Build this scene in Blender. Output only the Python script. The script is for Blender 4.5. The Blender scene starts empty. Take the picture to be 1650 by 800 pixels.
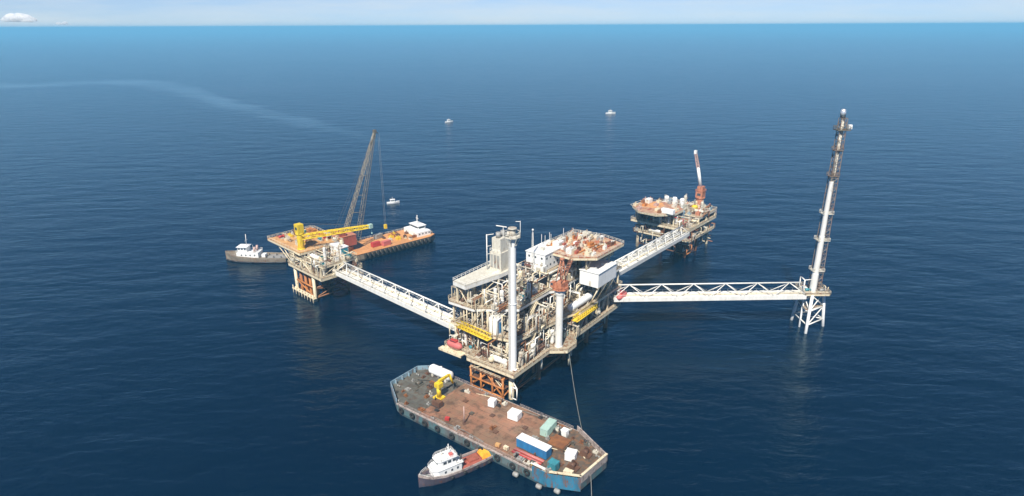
import bpy, math, random
from mathutils import Vector, Matrix
R = math.radians
scene = bpy.context.scene
COL = scene.collection
rnd = random.Random(7)

# ------------------------------------------------------------------ materials
MATS = {}
def mat(name, c, c2=None, scale=.6, rust=0.0, rough=.55, streak=True, rustc=(.20,.075,.028), metal=0.0, bump=0.0, contrast=(.35,.7), seams=None):
    m = bpy.data.materials.new(name); m.use_nodes = True
    nt = m.node_tree; N = nt.nodes; L = nt.links
    b = N['Principled BSDF']; b.inputs['Roughness'].default_value = rough; b.inputs['Metallic'].default_value = metal
    tc = N.new('ShaderNodeTexCoord')
    mp = N.new('ShaderNodeMapping'); mp.inputs['Scale'].default_value = (1,1,.3) if streak else (1,1,1)
    L.new(tc.outputs['Object'], mp.inputs['Vector'])
    n1 = N.new('ShaderNodeTexNoise'); n1.inputs['Scale'].default_value = scale; n1.inputs['Detail'].default_value = 6; n1.inputs['Roughness'].default_value = .65
    L.new(mp.outputs['Vector'], n1.inputs['Vector'])
    r1 = N.new('ShaderNodeMapRange'); r1.inputs['From Min'].default_value = contrast[0]; r1.inputs['From Max'].default_value = contrast[1]
    L.new(n1.outputs['Fac'], r1.inputs['Value'])
    mx = N.new('ShaderNodeMix'); mx.data_type = 'RGBA'
    mx.inputs['A'].default_value = (*c,1); mx.inputs['B'].default_value = (*(c2 or tuple(x*.72 for x in c)),1)
    L.new(r1.outputs['Result'], mx.inputs['Factor'])
    out = mx.outputs['Result']
    if rust > 0:
        n2 = N.new('ShaderNodeTexNoise'); n2.inputs['Scale'].default_value = scale*2.3; n2.inputs['Detail'].default_value = 8; n2.inputs['Roughness'].default_value = .7
        L.new(mp.outputs['Vector'], n2.inputs['Vector'])
        r2 = N.new('ShaderNodeMapRange'); t = .72-.42*rust
        r2.inputs['From Min'].default_value = t-.05; r2.inputs['From Max'].default_value = t+.07
        L.new(n2.outputs['Fac'], r2.inputs['Value'])
        m2 = N.new('ShaderNodeMix'); m2.data_type = 'RGBA'; m2.inputs['B'].default_value = (*rustc,1)
        L.new(out, m2.inputs['A']); L.new(r2.outputs['Result'], m2.inputs['Factor']); out = m2.outputs['Result']
    if seams:
        bk = N.new('ShaderNodeTexBrick'); bk.inputs['Scale'].default_value = 1; bk.inputs['Brick Width'].default_value = seams[0]; bk.inputs['Row Height'].default_value = seams[1]; bk.inputs['Mortar Size'].default_value = .05; bk.inputs['Mortar Smooth'].default_value = .3
        bk.inputs['Color1'].default_value = (1,1,1,1); bk.inputs['Color2'].default_value = (.80,.78,.76,1); bk.inputs['Mortar'].default_value = (.45,.42,.4,1)
        L.new(tc.outputs['Object'], bk.inputs['Vector'])
        m3 = N.new('ShaderNodeMix'); m3.data_type = 'RGBA'; m3.blend_type = 'MULTIPLY'; m3.inputs['Factor'].default_value = 1
        L.new(out, m3.inputs['A']); L.new(bk.outputs['Color'], m3.inputs['B']); out = m3.outputs['Result']
    L.new(out, b.inputs['Base Color'])
    if bump:
        bp = N.new('ShaderNodeBump'); bp.inputs['Strength'].default_value = bump; bp.inputs['Distance'].default_value = .1
        L.new(n1.outputs['Fac'], bp.inputs['Height']); L.new(bp.outputs['Normal'], b.inputs['Normal'])
    MATS[name] = m
    return m
mat('white', (.80,.79,.75), (.66,.64,.58), rust=.16)
mat('clean_white', (.84,.84,.82), (.74,.74,.71), rust=.03)
mat('cream', (.76,.67,.48), (.60,.50,.33), rust=.28)
mat('pale', (.66,.63,.54), (.50,.46,.37), rust=.22)
mat('grey', (.36,.36,.34), (.22,.21,.19), rust=.3)
mat('plant_grey', (.56,.53,.45), (.33,.29,.22), rust=.35)
mat('dark', (.055,.055,.055), (.03,.028,.025), rust=.2)
mat('rust', (.30,.125,.045), (.15,.06,.028), scale=.5)
mat('orange_rust', (.58,.23,.06), (.28,.10,.03), scale=.5, rust=.3)
mat('brown', (.17,.085,.05), (.09,.05,.035), rust=.2)
mat('tan_deck', (.62,.37,.15), (.48,.25,.10), scale=.25, streak=False, rust=.35, rustc=(.30,.10,.04))
mat('orange_deck', (.72,.35,.13), (.58,.28,.11), scale=.22, streak=False, rust=.3, rustc=(.34,.16,.08), seams=(7,3))
mat('heli_deck', (.46,.27,.16), (.52,.38,.24), scale=.16, streak=False, rust=.5, rustc=(.34,.11,.06))
mat('barge_deck', (.34,.17,.105), (.26,.165,.105), scale=.16, streak=False, rust=.42, rustc=(.15,.09,.06), seams=(6.1,2.4), contrast=(.42,.60))
mat('mooring_deck', (.15,.145,.12), (.10,.10,.085), scale=.35, streak=False, rust=.4, rustc=(.11,.075,.05), seams=(6.1,2.4))
mat('stern_deck', (.13,.10,.075), (.075,.06,.045), scale=.4, streak=False, rust=.45, rustc=(.20,.11,.06))
mat('grating', (.42,.37,.28), (.27,.22,.15), scale=.5, streak=False, rust=.45)
mat('yellow', (.80,.58,.025), (.62,.43,.03), rust=.3)
mat('red', (.52,.05,.045), (.36,.045,.04), rust=.15)
mat('faded_red', (.42,.10,.07), (.32,.09,.06), rust=.4)
mat('coral', (.58,.15,.13), (.50,.13,.12), rust=.1)
mat('crane_orange', (.55,.22,.12), (.42,.17,.10), rust=.35)
mat('teal', (.05,.27,.32), (.035,.17,.2), rust=.2)
mat('mint', (.42,.58,.50), (.32,.46,.40), rust=.15)
mat('blue', (.03,.20,.42), (.025,.13,.28), rust=.1)
mat('stern_blue', (.04,.20,.32), (.035,.13,.20), rust=.4)
mat('bow_blue', (.26,.38,.45), (.16,.25,.31), rust=.35)
mat('barge_hull', (.15,.17,.165), (.05,.15,.17), scale=.22, rust=.5, rustc=(.11,.085,.08))
mat('strake', (.50,.42,.38), (.34,.28,.25), scale=.5, streak=False, rust=.4, rustc=(.13,.09,.07))
mat('navy_hull', (.10,.085,.11), (.055,.05,.07), rust=.3)
mat('tan_hull', (.30,.26,.20), (.20,.17,.13), rust=.35)
mat('black_hull', (.04,.04,.045), (.025,.025,.03), rust=.25)
mat('rubber', (.02,.02,.02), (.035,.033,.03), rough=.85)
mat('red_deck', (.42,.12,.085), (.28,.09,.06), scale=.4, streak=False, rust=.35)
mat('tarp', (.85,.50,.04), (.80,.24,.03), scale=.3, streak=False)
mat('lattice', (.17,.15,.11), (.10,.085,.065), rust=.2)
mat('lattice_pale', (.34,.30,.22), (.2,.17,.12), rust=.3)
mat('flare_lattice', (.24,.19,.15), (.15,.115,.09), rust=.35)
mat('rope', (.24,.24,.22), (.15,.15,.13))
mat('glass', (.07,.085,.10), (.05,.06,.075), rough=.12)
mat('pinkish', (.55,.38,.33), (.42,.27,.22), rust=.25)
mat('bright_metal', (.75,.76,.78), (.5,.5,.5), rough=.3, metal=.6)

# ------------------------------------------------------------------ mesh builder
class MB:
    def __init__(s): s.v=[]; s.f=[]; s.m=[]; s.s=[]; s.cur=0
    def mat(s,i): s.cur=i; return s
    def face(s,idx,smooth=False): s.f.append(idx); s.m.append(s.cur); s.s.append(smooth)
    def box(s,x0,x1,y0,y1,z0,z1):
        b=len(s.v)
        s.v += [(x,y,z) for z in (z0,z1) for x,y in ((x0,y0),(x1,y0),(x1,y1),(x0,y1))]
        for q in ((3,2,1,0),(4,5,6,7),(0,1,5,4),(1,2,6,5),(2,3,7,6),(3,0,4,7)): s.face([b+i for i in q])
        return s
    def obox(s,c,size,rz=0):
        b=len(s.v); hx,hy,hz=[k/2 for k in size]; ca,sa=math.cos(rz),math.sin(rz)
        for z in (-hz,hz):
            for x,y in ((-hx,-hy),(hx,-hy),(hx,hy),(-hx,hy)): s.v.append((c[0]+x*ca-y*sa,c[1]+x*sa+y*ca,c[2]+z))
        for q in ((3,2,1,0),(4,5,6,7),(0,1,5,4),(1,2,6,5),(2,3,7,6),(3,0,4,7)): s.face([b+i for i in q])
        return s
    def cage(s,c,size,r=.06):
        hx,hy,hz=[k/2 for k in size]; P=[(c[0]+a*hx,c[1]+b*hy,c[2]+d*hz) for a in(-1,1) for b in(-1,1) for d in(-1,1)]
        for i in range(8):
            for j in (1,2,4):
                if not i&j: s.tube(P[i],P[i|j],r,4)
        return s
    def prism(s,poly,z0,z1,top=None):
        b=len(s.v); n=len(poly); t=top or poly
        s.v += [(x,y,z0) for x,y in poly]+[(x,y,z1) for x,y in t]
        s.face([b+i for i in reversed(range(n))]); s.face([b+n+i for i in range(n)])
        for i in range(n): j=(i+1)%n; s.face([b+i,b+j,b+n+j,b+n+i])
        return s
    def wallring(s,poly,z0,z1,t):
        # thin wall that follows a closed or open polyline, thickness t inwards (poly counter-clockwise)
        for i in range(len(poly)-1):
            (x0,y0),(x1,y1)=poly[i],poly[i+1]; d=math.hypot(x1-x0,y1-y0); nx,ny=-(y1-y0)/d*t,(x1-x0)/d*t
            s.prism([(x0,y0),(x1,y1),(x1+nx,y1+ny),(x0+nx,y0+ny)],z0,z1)
        return s
    def tube(s,p,q,r,n=8,r2=None,caps=True):
        p=Vector(p); q=Vector(q); d=q-p
        if d.length<1e-6: return s
        d.normalize(); a=d.orthogonal().normalized(); c=d.cross(a); r2=r if r2 is None else r2; b=len(s.v)
        off = math.pi/4 if n==4 else 0
        for (o,rr) in ((p,r),(q,r2)):
            for k in range(n):
                t=2*math.pi*k/n+off; s.v.append(tuple(o+a*(rr*math.cos(t))+c*(rr*math.sin(t))))
        for k in range(n):
            j=(k+1)%n; s.face([b+k,b+j,b+n+j,b+n+k],n>5)
        if caps: s.face([b+k for k in reversed(range(n))]); s.face([b+n+k for k in range(n)])
        return s
    def path(s,pts,r,n=8):
        for a,b in zip(pts,pts[1:]): s.tube(a,b,r,n)
        for a in pts[1:-1]: s.ball(a,r*1.02,n,4)
        return s
    def rings(s,p,q,prof,n=12):
        # lathe along p->q: prof = [(t metres along, radius)]
        p=Vector(p); d=(Vector(q)-p).normalized(); a=d.orthogonal().normalized(); c=d.cross(a); b=len(s.v)
        pf=[prof[0]]
        for (t0,r0),(t1,r1) in zip(prof,prof[1:]):
            if t1-t0>1.2: pf += [(t0+.04,r0+(r1-r0)*.04/(t1-t0)),(t1-.04,r1-(r1-r0)*.04/(t1-t0))]
            pf.append((t1,r1))
        prof=pf
        for t,r in prof:
            for k in range(n):
                th=2*math.pi*k/n; s.v.append(tuple(p+d*t+a*(r*math.cos(th))+c*(r*math.sin(th))))
        for i in range(len(prof)-1):
            for k in range(n):
                j=(k+1)%n; s.face([b+i*n+k,b+i*n+j,b+(i+1)*n+j,b+(i+1)*n+k],True)
        s.face([b+k for k in reversed(range(n))]); e=b+(len(prof)-1)*n; s.face([e+k for k in range(n)])
        return s
    def vessel(s,p,q,r,n=14):
        L=(Vector(q)-Vector(p)).length; e=r*.5
        return s.rings(p,q,[(0,r*.15),(e*.15,r*.55),(e*.5,r*.86),(e,r),(L-e,r),(L-e*.5,r*.86),(L-e*.15,r*.55),(L,r*.15)],n)
    def ball(s,c,r,n=10,m=6):
        c=Vector(c); return s.rings(c-Vector((0,0,r)),c+Vector((0,0,r)),[(r-r*math.cos(math.pi*(i+.15)/(m+.3)),r*math.sin(math.pi*(i+.15)/(m+.3))) for i in range(m+1)],n)
    def rail(s,pts,z,h=1.2,r=.055,step=2.5):
        for (x0,y0),(x1,y1) in zip(pts,pts[1:]):
            d=math.hypot(x1-x0,y1-y0); k=max(1,int(d/step))
            for i in range(k+1):
                t=i/k; x=x0+(x1-x0)*t; y=y0+(y1-y0)*t; s.tube((x,y,z),(x,y,z+h),r,4,caps=False)
            for hh in (h,h*.55): s.tube((x0,y0,z+hh),(x1,y1,z+hh),r,4,caps=False)
        return s
    def lattice(s,p,q,w0,w1,n,r=.1,rb=.06,sides=4,up=(0,0,1)):
        p=Vector(p);q=Vector(q);d=(q-p).normalized();u=Vector(up);a=d.cross(u)
        if a.length<1e-3: a=Vector((1,0,0))
        a.normalize(); c=a.cross(d)
        dirs=[a*.5+c*.5,-a*.5+c*.5,-a*.5-c*.5,a*.5-c*.5] if sides==4 else [a*.5-c*.3,-a*.5-c*.3,c*.6]
        k=len(dirs); pr=None
        for i in range(n+1):
            t=i/n; o=p.lerp(q,t); w=w0+(w1-w0)*t; cu=[o+v*w for v in dirs]
            for j in range(k): s.tube(cu[j],cu[(j+1)%k],rb,4,caps=False)
            if pr:
                for j in range(k):
                    s.tube(pr[j],cu[j],r,5,caps=False)
                    s.tube(pr[j] if (i+j)%2 else pr[(j+1)%k],cu[(j+1)%k] if (i+j)%2 else cu[j],rb,4,caps=False)
            pr=cu
        return s
    def stair(s,p,q,w=.9):
        p=Vector(p);q=Vector(q);d=q-p;h=Vector((d.x,d.y,0)).normalized();n=Vector((-h.y,h.x,0))*(w/2)
        for sg in (-1,1):
            s.tube(p+n*sg,q+n*sg,.13,4); s.tube(p+n*sg+Vector((0,0,1)),q+n*sg+Vector((0,0,1)),.05,4)
        k=max(3,int(abs(d.z)/.35))
        for i in range(k):
            o=p+d*((i+.5)/k); s.obox(o,(.3,w,.06),math.atan2(h.y,h.x))
        return s
    def build(s,name,mats,parent=None,loc=(0,0,0),rz=0):
        me=bpy.data.meshes.new(name); me.from_pydata(s.v,[],s.f)
        for m in (mats if isinstance(mats,(list,tuple)) else [mats]): me.materials.append(MATS[m] if isinstance(m,str) else m)
        me.polygons.foreach_set('material_index',s.m); me.polygons.foreach_set('use_smooth',s.s); me.update()
        o=bpy.data.objects.new(name,me); COL.objects.link(o); o.location=loc; o.rotation_euler=(0,0,rz)
        if parent: o.parent=parent
        return o
def tag(o,label,cat,group=None,kind=None):
    o['label']=label; o['category']=cat
    if group: o['group']=group
    if kind: o['kind']=kind
    return o
def thing(name,label,cat,loc,rz=0,group=None):
    o=bpy.data.objects.new(name,None); o.empty_display_size=1; COL.objects.link(o); o.location=loc; o.rotation_euler=(0,0,rz)
    return tag(o,label,cat,group)
class Frame:
    def __init__(s,x,y,a): s.x,s.y,s.a=x,y,R(a); s.c,s.s=math.cos(s.a),math.sin(s.a)
    def __call__(s,u,v,z=0): return (s.x+u*s.c-v*s.s, s.y+u*s.s+v*s.c, z)

# ------------------------------------------------------------------ camera
cam = bpy.data.cameras.new('camera'); co = bpy.data.objects.new('camera', cam); COL.objects.link(co); scene.camera = co
cam.sensor_width = 36; cam.lens = 1000/1650*36; cam.clip_start=1; cam.clip_end = 200000
co.matrix_world = Matrix.Translation((0,0,120)) @ Matrix.Rotation(R(90-19.72),4,'X') @ Matrix.Rotation(-.0042,4,'Z')

# ------------------------------------------------------------------ light, sky
TO_SUN = Vector((-.24,-.85,0)).normalized()*math.cos(R(50)) + Vector((0,0,math.sin(R(50))))
sl = bpy.data.lights.new('sun','SUN'); so = bpy.data.objects.new('sun',sl); COL.objects.link(so)
sl.energy = 5.0; sl.angle = R(.53); sl.color=(1,.945,.85)
so.rotation_euler = (-TO_SUN).to_track_quat('-Z','Y').to_euler(); so.location=(-300,-300,500)
w = bpy.data.worlds.new('World'); scene.world = w; w.use_nodes = True
nt = w.node_tree; N=nt.nodes; L=nt.links; bg=N['Background']
sky=N.new('ShaderNodeTexSky'); sky.sky_type='NISHITA'; sky.sun_disc=False
sky.sun_elevation=R(50); sky.sun_rotation=math.atan2(TO_SUN.x,TO_SUN.y); sky.altitude=100; sky.air_density=.5; sky.dust_density=.2; sky.ozone_density=9.0
tcw=N.new('ShaderNodeTexCoord'); mpw=N.new('ShaderNodeMapping'); mpw.inputs['Scale'].default_value=(3,3,26)
L.new(tcw.outputs['Generated'],mpw.inputs['Vector'])
nzw=N.new('ShaderNodeTexNoise'); nzw.inputs['Scale'].default_value=1.6; nzw.inputs['Detail'].default_value=6; nzw.inputs['Roughness'].default_value=.6; L.new(mpw.outputs['Vector'],nzw.inputs['Vector'])
mrw=N.new('ShaderNodeMapRange'); mrw.inputs['From Min'].default_value=.35; mrw.inputs['From Max'].default_value=.72; mrw.inputs['To Min'].default_value=.3; mrw.inputs['To Max'].default_value=.75; L.new(nzw.outputs['Fac'],mrw.inputs['Value'])
spw=N.new('ShaderNodeSeparateXYZ'); L.new(tcw.outputs['Generated'],spw.inputs[0])
elw=N.new('ShaderNodeMapRange'); elw.interpolation_type='SMOOTHSTEP'; elw.inputs['From Min'].default_value=.22; elw.inputs['From Max'].default_value=.0; L.new(spw.outputs['Z'],elw.inputs['Value'])
muw=N.new('ShaderNodeMath'); muw.operation='MULTIPLY'; L.new(mrw.outputs['Result'],muw.inputs[0]); L.new(elw.outputs['Result'],muw.inputs[1])
mxw=N.new('ShaderNodeMix'); mxw.data_type='RGBA'; mxw.inputs['B'].default_value=(6.4,7.0,7.3,1); L.new(muw.outputs[0],mxw.inputs['Factor']); L.new(sky.outputs['Color'],mxw.inputs['A'])   # thin high cloud veil
L.new(mxw.outputs['Result'],bg.inputs['Color']); bg.inputs['Strength'].default_value=.082
vs=scene.view_settings; vs.view_transform='Standard'; vs.look='None'; vs.exposure=.5; vs.gamma=1
try: vs.use_curve_mapping=False
except Exception: pass
scene.cycles.use_denoising=True
try: scene.cycles.denoiser='OPENIMAGEDENOISE'
except Exception: pass
scene.cycles.max_bounces=8; scene.cycles.volume_bounces=6; scene.cycles.caustics_reflective=False; scene.cycles.caustics_refractive=False

# ------------------------------------------------------------------ sea
def sea_material():
    m=bpy.data.materials.new('sea'); m.use_nodes=True; nt=m.node_tree; N=nt.nodes; L=nt.links; b=N['Principled BSDF']
    def nd(t,**k):
        n=N.new(t)
        for a,v in k.items(): setattr(n,a,v)
        return n
    def math_(op,a,bb=None,c=None):
        n=nd('ShaderNodeMath',operation=op)
        for i,x in enumerate((a,bb,c)):
            if x is None: continue
            if isinstance(x,(int,float)): n.inputs[i].default_value=x
            else: L.new(x,n.inputs[i])
        return n.outputs[0]
    tc=nd('ShaderNodeTexCoord')
    def noise(scale,rot,sx,sy,detail=3,rough=.55,dist=0):
        mp=nd('ShaderNodeMapping'); mp.inputs['Rotation'].default_value=(0,0,R(rot)); mp.inputs['Scale'].default_value=(sx,sy,1)
        L.new(tc.outputs['Object'],mp.inputs['Vector'])
        n=nd('ShaderNodeTexNoise'); n.inputs['Scale'].default_value=scale; n.inputs['Detail'].default_value=detail; n.inputs['Roughness'].default_value=rough; n.inputs['Distortion'].default_value=dist
        L.new(mp.outputs['Vector'],n.inputs['Vector']); return n.outputs['Fac']
    chop=noise(.30,12,.5,1.15,5,.6,.4)
    swell=noise(.055,-20,.5,1.3,3,.5,.2)
    patch=noise(.0035,25,.6,1.4,4,.6,.6)
    patch2=noise(.016,-10,.5,1.5,3,.6,.3)
    # the long smooth current line drifting in from the left
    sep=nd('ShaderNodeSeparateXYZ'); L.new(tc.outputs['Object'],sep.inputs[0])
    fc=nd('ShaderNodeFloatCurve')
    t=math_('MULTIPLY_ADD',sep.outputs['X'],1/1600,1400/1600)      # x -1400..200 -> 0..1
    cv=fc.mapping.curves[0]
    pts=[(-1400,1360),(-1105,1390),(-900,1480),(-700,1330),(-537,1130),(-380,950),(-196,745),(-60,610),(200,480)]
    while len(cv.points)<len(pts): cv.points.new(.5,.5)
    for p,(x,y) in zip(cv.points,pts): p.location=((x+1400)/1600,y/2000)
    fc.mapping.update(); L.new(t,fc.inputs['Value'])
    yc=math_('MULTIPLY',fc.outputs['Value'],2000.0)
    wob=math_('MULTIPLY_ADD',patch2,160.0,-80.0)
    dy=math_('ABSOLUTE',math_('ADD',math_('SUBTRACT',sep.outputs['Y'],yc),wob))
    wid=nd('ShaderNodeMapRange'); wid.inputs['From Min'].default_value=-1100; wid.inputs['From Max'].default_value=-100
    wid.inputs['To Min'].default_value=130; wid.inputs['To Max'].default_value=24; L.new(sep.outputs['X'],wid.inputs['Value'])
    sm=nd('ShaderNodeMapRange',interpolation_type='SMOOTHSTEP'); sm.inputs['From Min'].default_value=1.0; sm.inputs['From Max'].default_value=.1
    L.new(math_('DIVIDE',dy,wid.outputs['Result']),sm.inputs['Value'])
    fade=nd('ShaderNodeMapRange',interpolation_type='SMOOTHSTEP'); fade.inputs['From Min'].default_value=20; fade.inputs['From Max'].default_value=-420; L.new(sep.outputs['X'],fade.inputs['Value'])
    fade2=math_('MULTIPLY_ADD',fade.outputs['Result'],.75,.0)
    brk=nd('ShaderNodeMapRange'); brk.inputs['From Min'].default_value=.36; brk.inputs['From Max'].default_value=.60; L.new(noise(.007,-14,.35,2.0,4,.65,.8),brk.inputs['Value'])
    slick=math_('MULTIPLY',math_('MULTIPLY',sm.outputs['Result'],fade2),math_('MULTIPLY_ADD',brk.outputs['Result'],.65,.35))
    # waves
    h=math_('ADD',math_('ADD',math_('MULTIPLY',chop,.75),math_('MULTIPLY',noise(1.1,35,.6,1.2,2,.5,.3),.10)),math_('MULTIPLY',swell,2.4))
    bp=nd('ShaderNodeBump'); bp.inputs['Distance'].default_value=1.0
    st=math_('MULTIPLY_ADD',math_('MULTIPLY',patch,patch2),1.0,.30)
    st=math_('MULTIPLY',st,math_('MULTIPLY_ADD',slick,-.6,1.0))
    L.new(st,bp.inputs['Strength']); L.new(h,bp.inputs['Height']); L.new(bp.outputs['Normal'],b.inputs['Normal'])
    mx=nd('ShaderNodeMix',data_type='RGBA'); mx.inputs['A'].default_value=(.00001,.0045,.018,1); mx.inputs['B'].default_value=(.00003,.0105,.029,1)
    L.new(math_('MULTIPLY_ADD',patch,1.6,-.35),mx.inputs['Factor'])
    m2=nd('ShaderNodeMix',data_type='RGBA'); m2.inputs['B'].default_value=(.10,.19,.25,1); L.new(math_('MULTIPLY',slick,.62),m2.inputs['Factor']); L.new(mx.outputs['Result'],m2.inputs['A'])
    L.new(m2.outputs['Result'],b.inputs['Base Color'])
    b.inputs['Specular Tint'].default_value=(.1,.9,1,1); b.inputs['Roughness'].default_value=.17; b.inputs['IOR'].default_value=1.46
    return m
s=MB(); n=160; rad=[0,400,1500,6000,20000,40000]
s.v.append((0,0,0))
for r_ in rad[1:]:
    for k in range(n): s.v.append((r_*math.cos(2*math.pi*k/n),r_*math.sin(2*math.pi*k/n),0))
for k in range(n): s.face([0,1+k,1+(k+1)%n])
for i in range(len(rad)-2):
    for k in range(n):
        j=(k+1)%n; s.face([1+i*n+k,1+(i+1)*n+k,1+(i+1)*n+j,1+i*n+j])
o=s.build('sea',[sea_material()]); o['kind']='structure'

# haze: one closed box of even air
HAZE=True
if HAZE:
    s=MB(); s.box(-70000,70000,-70000,70000,-1,127); hm=bpy.data.materials.new('haze_air'); hm.use_nodes=True; nt=hm.node_tree
    nt.nodes.remove(nt.nodes['Principled BSDF']); v=nt.nodes.new('ShaderNodeVolumePrincipled'); v.inputs['Color'].default_value=(.27,.69,.99,1); v.inputs['Density'].default_value=2.1e-4; v.inputs['Anisotropy'].default_value=.0
    nt.links.new(v.outputs['Volume'],nt.nodes['Material Output'].inputs['Volume'])
    o=s.build('haze',[hm]); o['kind']='stuff'

# clouds
def cloud(label,x,y,z,wx,wy,hz,n,seed):
    r_=random.Random(seed); me=bpy.data.meshes.new('cloud'); import bmesh; bm=bmesh.new()
    for i in range(n):
        t=r_.uniform(-1,1); k=(1-t*t*.75)
        rr=hz*(.25+.35*r_.random())*k+hz*.08
        mtx=Matrix.Translation((t*wx*.5,r_.uniform(-.5,.5)*wy,r_.uniform(0,.55)*hz*k))@Matrix.Diagonal((1.5,1.3,.8,1))
        bmesh.ops.create_icosphere(bm,subdivisions=3,radius=rr,matrix=mtx)
    for v in bm.verts:
        q=v.co; f=math.sin(q.x*.021+1)*math.sin(q.y*.027)*math.sin(q.z*.04+2)+.5*math.sin(q.x*.06)*math.sin(q.z*.09+q.y*.05)
        v.co+=v.normal*f*hz*.10
        if v.co.z<0: v.co.z*=.25
    bm.to_mesh(me); bm.free()
    for p in me.polygons: p.use_smooth=True
    o=bpy.data.objects.new('cloud',me); COL.objects.link(o); o.location=(x,y,z); me.materials.append(MATS['cloud'])
    return tag(o,label,'cloud','small clouds over the horizon')
cm=bpy.data.materials.new('cloud'); cm.use_nodes=True; nt=cm.node_tree; nt.nodes.remove(nt.nodes['Principled BSDF'])
cv=nt.nodes.new('ShaderNodeVolumePrincipled'); cv.inputs['Color'].default_value=(1,1,1,1); cv.inputs['Density'].default_value=.010; cv.inputs['Anisotropy'].default_value=0
nt.links.new(cv.outputs['Volume'],nt.nodes['Material Output'].inputs['Volume'])
MATS['cloud']=cm
cloud('larger white cloud puff hanging just above the horizon at the far left',-18450,24700,330,1100,500,300,16,3)
cloud('smaller flat white cloud just right of the larger cloud puff',-16800,24700,215,560,300,120,9,5)

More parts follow.
